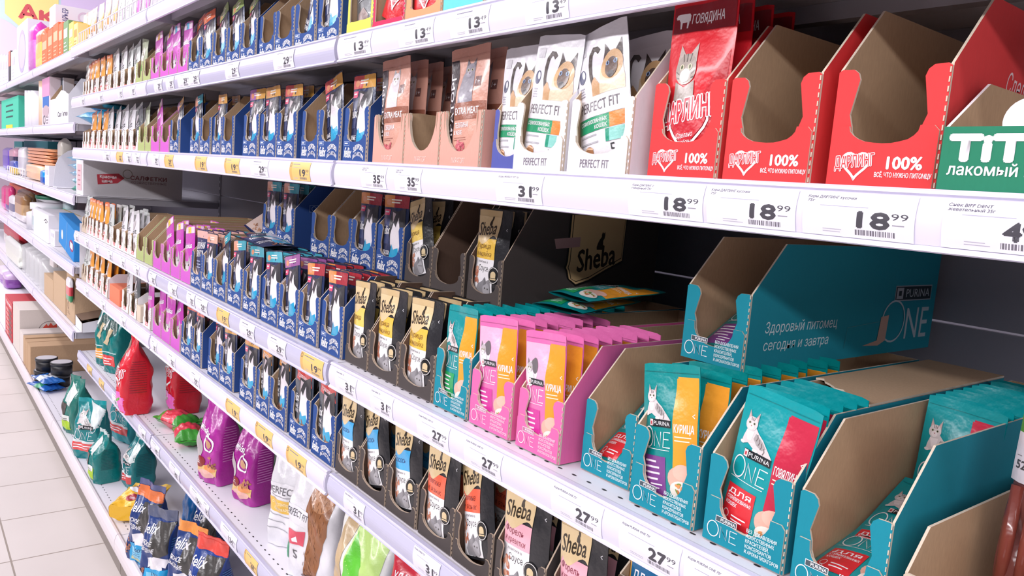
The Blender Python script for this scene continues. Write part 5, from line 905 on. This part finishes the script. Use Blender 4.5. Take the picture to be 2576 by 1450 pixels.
X0, X1, z0, h = place('L2', 133, 160, 362, .03); r = thing('display_carton', 'white curved card divider beside the blue cloth pile', 'box', (X0, .03, z0 + .0006), group='household goods on the shelves'); m = MB(); m.prism([(0, 0), (.24, 0), (.24, h)] + [(.2 - .19 * math.sin(a), h * math.cos(a) * .0 + h - h * .5 * (1 - math.cos(a))) for a in [i * .39 for i in range(5)]], 'x', 0, .003, mat((232, 232, 242), 'card'), mat((232, 232, 242), 'card'), mat((240, 240, 246), 'card')); m.box(.003, .12, 0, .24, 0, .003, mat((232, 232, 242), 'card')); m.build('divider', r)
for i, (o, c) in enumerate((('lowest', (70, 160, 140)), ('second', (150, 196, 214)), ('third', (130, 184, 214)), ('fourth', (140, 190, 220)), ('topmost', (120, 176, 206)))): pillow('pale blue cloth pack, %s of the pile' % o, (-3.985 + .004 * i, .1, LZ['L2'] + .004 + i * .033), (0, 0, .1 * i - .2), .17, .14, .032, [c], 50 + i, 'cloth_pack')
r = thing('wire_basket', 'white wire basket at far left of the third household shelf', 'basket', (place('L2', 17, 60, 0, .0)[0], .006, LZ['L2']), group='household goods on the shelves'); L_ = place('L2', 17, 60, 0, 0); L_ = L_[1] - L_[0]
for z in (.003, .055): m = MB(); m.tube([(0, 0, z), (L_, 0, z)], .003, mat((240, 238, 246), 'plastic')); m.build('long_wire', r)
for i in range(9): m = MB(); m.tube([(L_ * i / 8, 0, .003), (L_ * i / 8, 0, .055)], .0022, mat((240, 238, 246), 'plastic'), 6); m.build('upright_wire', r)
# big napkin carton at the end of the third household shelf
Yn = .012
while fX(208, Yn, 1.1) > -3.738: Yn += .002
Xn1 = fX(208.5, Yn, 1.1); Xn0 = fX(191, Yn, 1.1)
def salf(a, w, h):
    a.poly([(w * .14, h * .34), (w * .33, h * .4), (w * .4, h * .56), (w * .34, h * .68), (w * .13, h * .62)], (196, 66, 80)); a.txt('Красная', w * .16, h * .53, w * .16, WHT, h=h * .08, b=.03); a.txt('цена', w * .18, h * .41, w * .1, WHT, h=h * .08, b=.03); a.ring(w * .43, h * .68, w * .05, w * .008, (150, 146, 140))
    a.txt('САЛФЕТКИ', w * .46, h * .53, w * .37, (150, 96, 108), h=h * .11, b=.04); a.txt('ХОЗЯЙСТВЕННЫЕ', w * .46, h * .42, w * .37, (170, 150, 160), h=h * .07, b=.02)
r = thing('napkin_carton', 'large white carton lettered in red on its side, under third shelf', 'box', (Xn0, Yn, 1.0994)); m = MB(); w = Xn1 - Xn0; D_ = .4; rbox(m, 0, w, 0, D_, 0, .148, mat((222, 220, 226), 'card'), .002); m.build('box_body', r)
a = Art(); salf(a, D_ * 100, 15); m = MB(); a.lay(m, lambda x, y, off: (w + off + .0004, x, y), 'print', .01); m.build('side_print', r); a = Art(); a.rect(w * 20, 2, w * 80, 13, (226, 190, 196)); a.lines(w * 30, 10, w * 40, 4, 2, .5, (176, 120, 130)); m = MB(); a.lay(m, lambda x, y, off: (x, -off - .0004, y), 'print', .01); m.build('front_print', r)
# fourth household shelf
soft('hot pink soft pack at far left of the fourth household shelf', 'L3', 2, 11, 467, .06, .05, [(226, 110, 180), (216, 50, 130), (226, 60, 140)]); soft('purple and pink pack beside the hot pink pack', 'L3', 12, 22, 467, .06, .05, [(90, 60, 150), (206, 60, 120), (226, 60, 130)])
carton('orange and red box at back of the fourth household shelf', 'L3', 24, 66, 468, .25, .15, (222, 110, 90), plain((200, 70, 80)))
soft('wooden clothes pegs bag on the fourth household shelf', 'L3', 34, 54, 486, .04, .07, [(232, 226, 230), (196, 160, 120), (150, 110, 70)]); soft('brown clothes pegs bag behind the front pegs bag', 'L3', 40, 68, 478, .14, .07, [(150, 110, 80), (130, 94, 60)])
soft('silver scourer pack left of the wooden pegs', 'L3', 20, 33, 492, .04, .05, [(226, 224, 232), (120, 120, 150), (226, 224, 230)])
BP = (('bottle', 'cap'), [[(0, 0), (1, 0), (1, .62), (.6, .74), (.5, .76)], [(.5, .76), (.85, .76), (.85, 1), (0, 1)]])
cyl('white bottle with wide white cap on the fourth household shelf', 'L3', 60, 73, 510, .03, BP, [(214, 212, 220), (246, 244, 250)], 'bottle', 'bottle')
soft('clear bottle pack left of the large white carton', 'L3', 75, 84, 520, .04, .06, [(214, 220, 226), (196, 214, 220), (230, 230, 236)])
X0, X1, z0, h = place('L3', 72, 140, 492, .2); r = thing('storage_basket', 'white plastic basket with green rim behind the white carton', 'basket', ((X0 + X1) / 2, .3, z0), group='household goods on the shelves'); m = MB(); m.lathe([(0, .001), (.1, .001), (.13, h * .86), (.126, h * .86), (.097, .004), (0, .004)], mat((228, 226, 234), 'plastic'), 24); m.build('basket_body', r); m = MB(); m.lathe([(.13, h * .86), (.135, h * .9), (.135, h), (.126, h)], mat((70, 140, 110), 'plastic'), 24); m.build('rim', r)
def house(a, w, h): a.path([(w * .74, h * .74), (w * .86, h * .82), (w * .98, h * .74)], .5, (80, 80, 84)); a.rect(w * .82, h * .68, w * .9, h * .73, (80, 80, 84))
carton('large white carton with small house emblem, fourth household shelf', 'L3', 85, 121, 533, .03, .3, (238, 237, 244), house, flap=(206, 190, 140))
carton('torn white and kraft carton right of the white emblem carton', 'L3', 122, 137, 578, .04, .2, (234, 232, 240), plain((212, 212, 222)))
carton('white card standing between kraft carton and blue box', 'L3', 147, 164, 556, .1, .02, (242, 240, 246)); soft('hanging teal air freshener pack above the white card', 'L3', 147, 165, 0, .2, .05, [(120, 200, 214), (90, 190, 170), (190, 210, 214)], H=.225)
r = carton('bright blue box leaning sideways at end of fourth household shelf', 'L3', 148, 186, 570, .025, .06, (20, 132, 206), lambda a, w, h: (a.path([(w * .52, 0), (w * .56, h)], .35, (190, 214, 236)), a.ell(w * .25, h * .4, w * .06, h * .16, WHT), a.ring(w * .86, h * .42, w * .13, w * .025, (150, 40, 110), ry=h * .18), a.rect(w * .78, h * .32, w * .94, h * .52, WHT)), rot=(0, math.radians(7), 0), dx=-.01)
# fifth household shelf
soft('red soft pack on the fifth household shelf', 'L4', 5, 44, 566, .08, .08, [(226, 210, 214), (224, 214, 212), (206, 50, 64), (214, 50, 66)]); soft('white transparent pack in front of the red pack', 'L4', 10, 46, 604, .01, .05, [(232, 236, 228), (226, 230, 226)]); carton('dark green-grey box at far left of the fifth household shelf', 'L4', -6, 6, 568, .06, .1, (100, 116, 104), plain((170, 180, 170)))
X0, X1, z0, h = place('L4', 50, 103, 622, .02); wS = (X1 - X0) / 5
for i, o in enumerate(('leftmost', 'second from left', 'middle', 'second from right', 'rightmost')):
    r = thing('plastic_cup_stack', 'stack of clear plastic cups in film, %s of five' % o, 'cups', (X0 + wS * (i + .5), .02 + wS / 2, z0), group='stacks of clear plastic cups'); n = 12
    m = MB(); pr = []
    for j in range(n): pr += [(wS * .36, h * .8 * j / n), (wS * .46, h * .8 * (j + .7) / n), (wS * .47, h * .8 * (j + .9) / n)]
    m.lathe([(0, .001)] + pr + [(0, h * .8)], CLEAR, 18); m.build('cups', r); m = MB(); m.lathe([(wS * .49, .001), (wS * .49, h * .86), (wS * .3, h * .95), (wS * .06, h)], CLEAR, 18); m.build('film_sleeve', r)
for u0, u1, v, o in [(111, 133, 696, 'left'), (134, 164, 694, 'right')]: carton('brown kraft carton, %s of two under the sponge packs' % o, 'L4', u0, u1, v, .03, .22, (206, 176, 144), kind='kraft', flap=(186, 152, 118))
hk = place('L4', 134, 164, 694, .03); 
for i, o in enumerate(('front', 'rear')): r = thing('sponge_pack', 'white striped sponge pack, %s one of the row on kraft cartons' % o, 'pack', (fX(126, .04, hk[2] + hk[3]), .045 + i * .03, hk[2] + hk[3] + .001), (0, 0, 0), 'row of sponge packs'); m = MB(); rbox(m, -.06, .06, 0, .024, 0, .1, mat((222, 216, 218) if i % 2 == 0 else (170, 160, 156), 'foil'), .006); m.build('pack_body', r)
carton('tall kraft carton with printed flask emblem, end of fifth household shelf', 'L4', 167, 187, 692, .03, .2, (202, 172, 140), lambda a, w, h: (a.ring(w * .25, h * .3, w * .1, w * .03, (150, 116, 84), ry=h * .09), a.lines(w * .15, h * .16, w * .3, 2, h * .04, h * .015, (150, 116, 84))), kind='kraft')
soft('small red and green sweet pack clipped to the tall kraft carton', 'L4', 164, 173, 0, .006, .02, [(60, 150, 100), (206, 70, 80), (232, 230, 236)], z=LZ['L4'] + .1, H=.11)
X0, X1, z0, h = place('L4', 190, 206, 792, .03); r = thing('open_carton', 'white carton with torn open kraft lid at end of fifth household shelf', 'box', (X0, .03, z0), group='household goods on the shelves'); m = MB(); w = X1 - X0; WM, KM = mat((234, 234, 242), 'card'), mat((120, 96, 78), 'kraft')
m.prism([(0, 0), (w, 0), (w, h * .62), (0, h * .8)], 'y', 0, .002, WM, KM, KM); m.prism([(.002, 0), (.002, h * .62), (.3, h * 1.5), (.3, 0)], 'x', w - .002, w, KM, WM, KM); m.prism([(.002, 0), (.002, h * .8), (.3, h * 1.6), (.3, 0)], 'x', 0, .002, WM, KM, KM); m.box(0, w, .298, .3, 0, h * 1.5, WM); m.box(.002, w - .002, .002, .298, 0, .002, KM); m.build('carton', r); m = MB(); m.prism([(0, h * .8), (.3, h * 1.6), (.3, h * 1.62), (0, h * .83)], 'x', 0, w, KM, KM, KM); m.build('torn_lid', r)
LZ['E'] = ROWZ['E']; GAPS['E'] = .15
carton('orange carton standing between the white slotted trays, fifth shelf', 'E', 275, 300, 722, .03, .16, (240, 130, 96), name='carton', group='cartons on the fifth shelf', kind='card')
carton('beige carton left of the magenta trays, fifth shelf', 'E', 344, 352, 770, .03, .2, (222, 206, 186), group='cartons on the fifth shelf', kind='card')
# bottom household shelf
YB = -.062
carton('white carton carrying purple tissue packs at far left, bottom shelf', 'BB', -22, 13, 716, YB, .4, (238, 234, 244), flap=(200, 176, 150))
zq = .1305 + place('BB', -22, 13, 716, YB)[3] + .0006
soft('purple flowered tissue pack, left of two on the white carton', 'BB', -8, 4, 0, YB + .02, .1, [(150, 100, 190), (170, 130, 200), (226, 214, 236)], z=zq, H=.1); soft('purple flowered tissue pack, right of two on the white carton', 'BB', 4.6, 13, 0, YB + .02, .1, [(150, 90, 180), (140, 80, 170), (206, 180, 220)], z=zq, H=.1)
def choc(a, w, h):
    a.rect(0, h * .78, w, h, (206, 40, 60)); a.txt('Коровка', w * .1, h * .83, w * .8, WHT, h=h * .08, b=.03)
    for i in range(6): a.ell(w * .3, h * (.08 + .12 * i), w * .2, h * .05, (226, 130, 130)); a.ell(w * .7, h * (.1 + .12 * i), w * .22, h * .05, (120, 60, 60))
carton('red snack carton filled with wrapped bars, bottom household shelf', 'BB', 14, 31, 752, YB, .2, (196, 60, 70), choc)
def rooster(a, w, h): a.ring(w * .36, h * .5, w * .15, w * .006, (120, 110, 110)); a.poly([(w * (.36 + p), h * (.5 + q)) for p, q in [(-.08, -.06), (-.09, .1), (-.05, .18), (-.03, .12), (.0, .2), (.03, .13), (.07, .17), (.08, .04), (.04, -.04)]], (214, 74, 56)); a.ell(w * .3, h * .42, w * .06, h * .1, (226, 180, 60)); a.txt('Пыль', w * .56, h * .5, w * .26, (150, 90, 90), h=h * .1, b=.02)
r = carton('tall white and kraft carton with a rooster emblem on its side', 'BB', 33, 49, 770, YB, .42, (222, 212, 206), None, rooster, kind='card', flap=KR)
carton('white-topped kraft carton right of the rooster carton', 'BB', 50, 58, 835, YB, .4, (222, 212, 208), kind='card', flap=KR)
for i, (a_, b_, v, o) in enumerate([(58.6, 63, 848, 'first'), (63.6, 68, 858, 'second'), (68.6, 76, 868, 'third')]): carton('low brown kraft carton, %s from left in the row by the jars' % o, 'BB', a_, b_, v, YB, .36, (198, 164, 130), kind='kraft')
JP = (('jar', 'lid'), [[(0, 0), (.94, 0), (.94, .72), (.9, .74)], [(.9, .74), (1, .76), (1, .97), (.96, 1), (0, 1)]])
xj = fX(80, .0, .131)
for i, (x, y, z, o) in enumerate([(-4.425, -.015, 0, 'front lower'), (-4.418, -.01, .062, 'front upper, stacked'), (-4.31, .03, 0, 'rear lower'), (-4.305, .04, .062, 'rear upper, stacked')]):
    r = thing('black_jar', 'black round jar with pale lid, %s of four by kraft cartons' % o, 'jar', (x, y, .1305 + z), group='black jars on the bottom shelf')
    for pn, pr, c in zip(JP[0], JP[1], [(34, 34, 38), (44, 44, 48)]): m = MB(); m.lathe([(p * .05, q * .06) for p, q in pr], mat(c, 'plastic'), 26); m.build(pn, r)
    m = MB(); m.lathe([(0, 0), (.045, 0)], mat((206, 204, 210), 'plastic'), 26, (0, 0, .0604)); m.build('lid_label', [c_ for c_ in COL.objects if c_.parent == r and c_.name.startswith('lid')][0])
pillow('blue and green cleaning cloth pack lying lower before the black jars', (-4.275, -.03, .131), (0, 0, .3), .17, .1, .03, [(30, 90, 170), (40, 150, 110), (40, 110, 200)], 61, 'cloth_pack'); pillow('blue labelled cloth pack lying uppermost before the black jars', (-4.285, -.02, .162), (0, 0, .15), .17, .1, .028, [(30, 100, 180), (206, 220, 236), (30, 100, 180)], 62, 'cloth_pack')
# ---------------------------------------------------------------- promotion board hanging over the far aisle
r = thing('promotion_board', 'yellow and pink hanging promotion board with red lettering', 'sign', (-9.0, 0, 0)); m = MB(); m.box(-.02, 0, -.3, 1.1, 2.0, 3.1, mat((206, 226, 236))); m.build('board', r)
a = Art(); a.poly([(24, 310), (68, 310), (68, 236), (36, 242), (24, 252)], (250, 232, 150)); a.ell(12, 222, 30, 26, (250, 214, 244), n=32); a.ell(-14, 240, 26, 30, (250, 220, 246), n=24); a.rect(70, 240, 110, 310, (226, 206, 240)); a.ell(76, 300, 16, 16, (236, 190, 230)); a.txt('Акция', 35.5, 250.5, 66, (214, 90, 96), h=12.5, b=.06)
m = MB(); a.lay(m, lambda x, y, off: (.001 + off * 6, x, y), 'paper', .01); m.build('printed_face', r)
for y in (-.1, .9): m = MB(); m.tube([(-.01, y, 3.1), (-.01, y, 3.4)], .004, mat((200, 200, 206), 'metal')); m.build('hanging_rod', r)
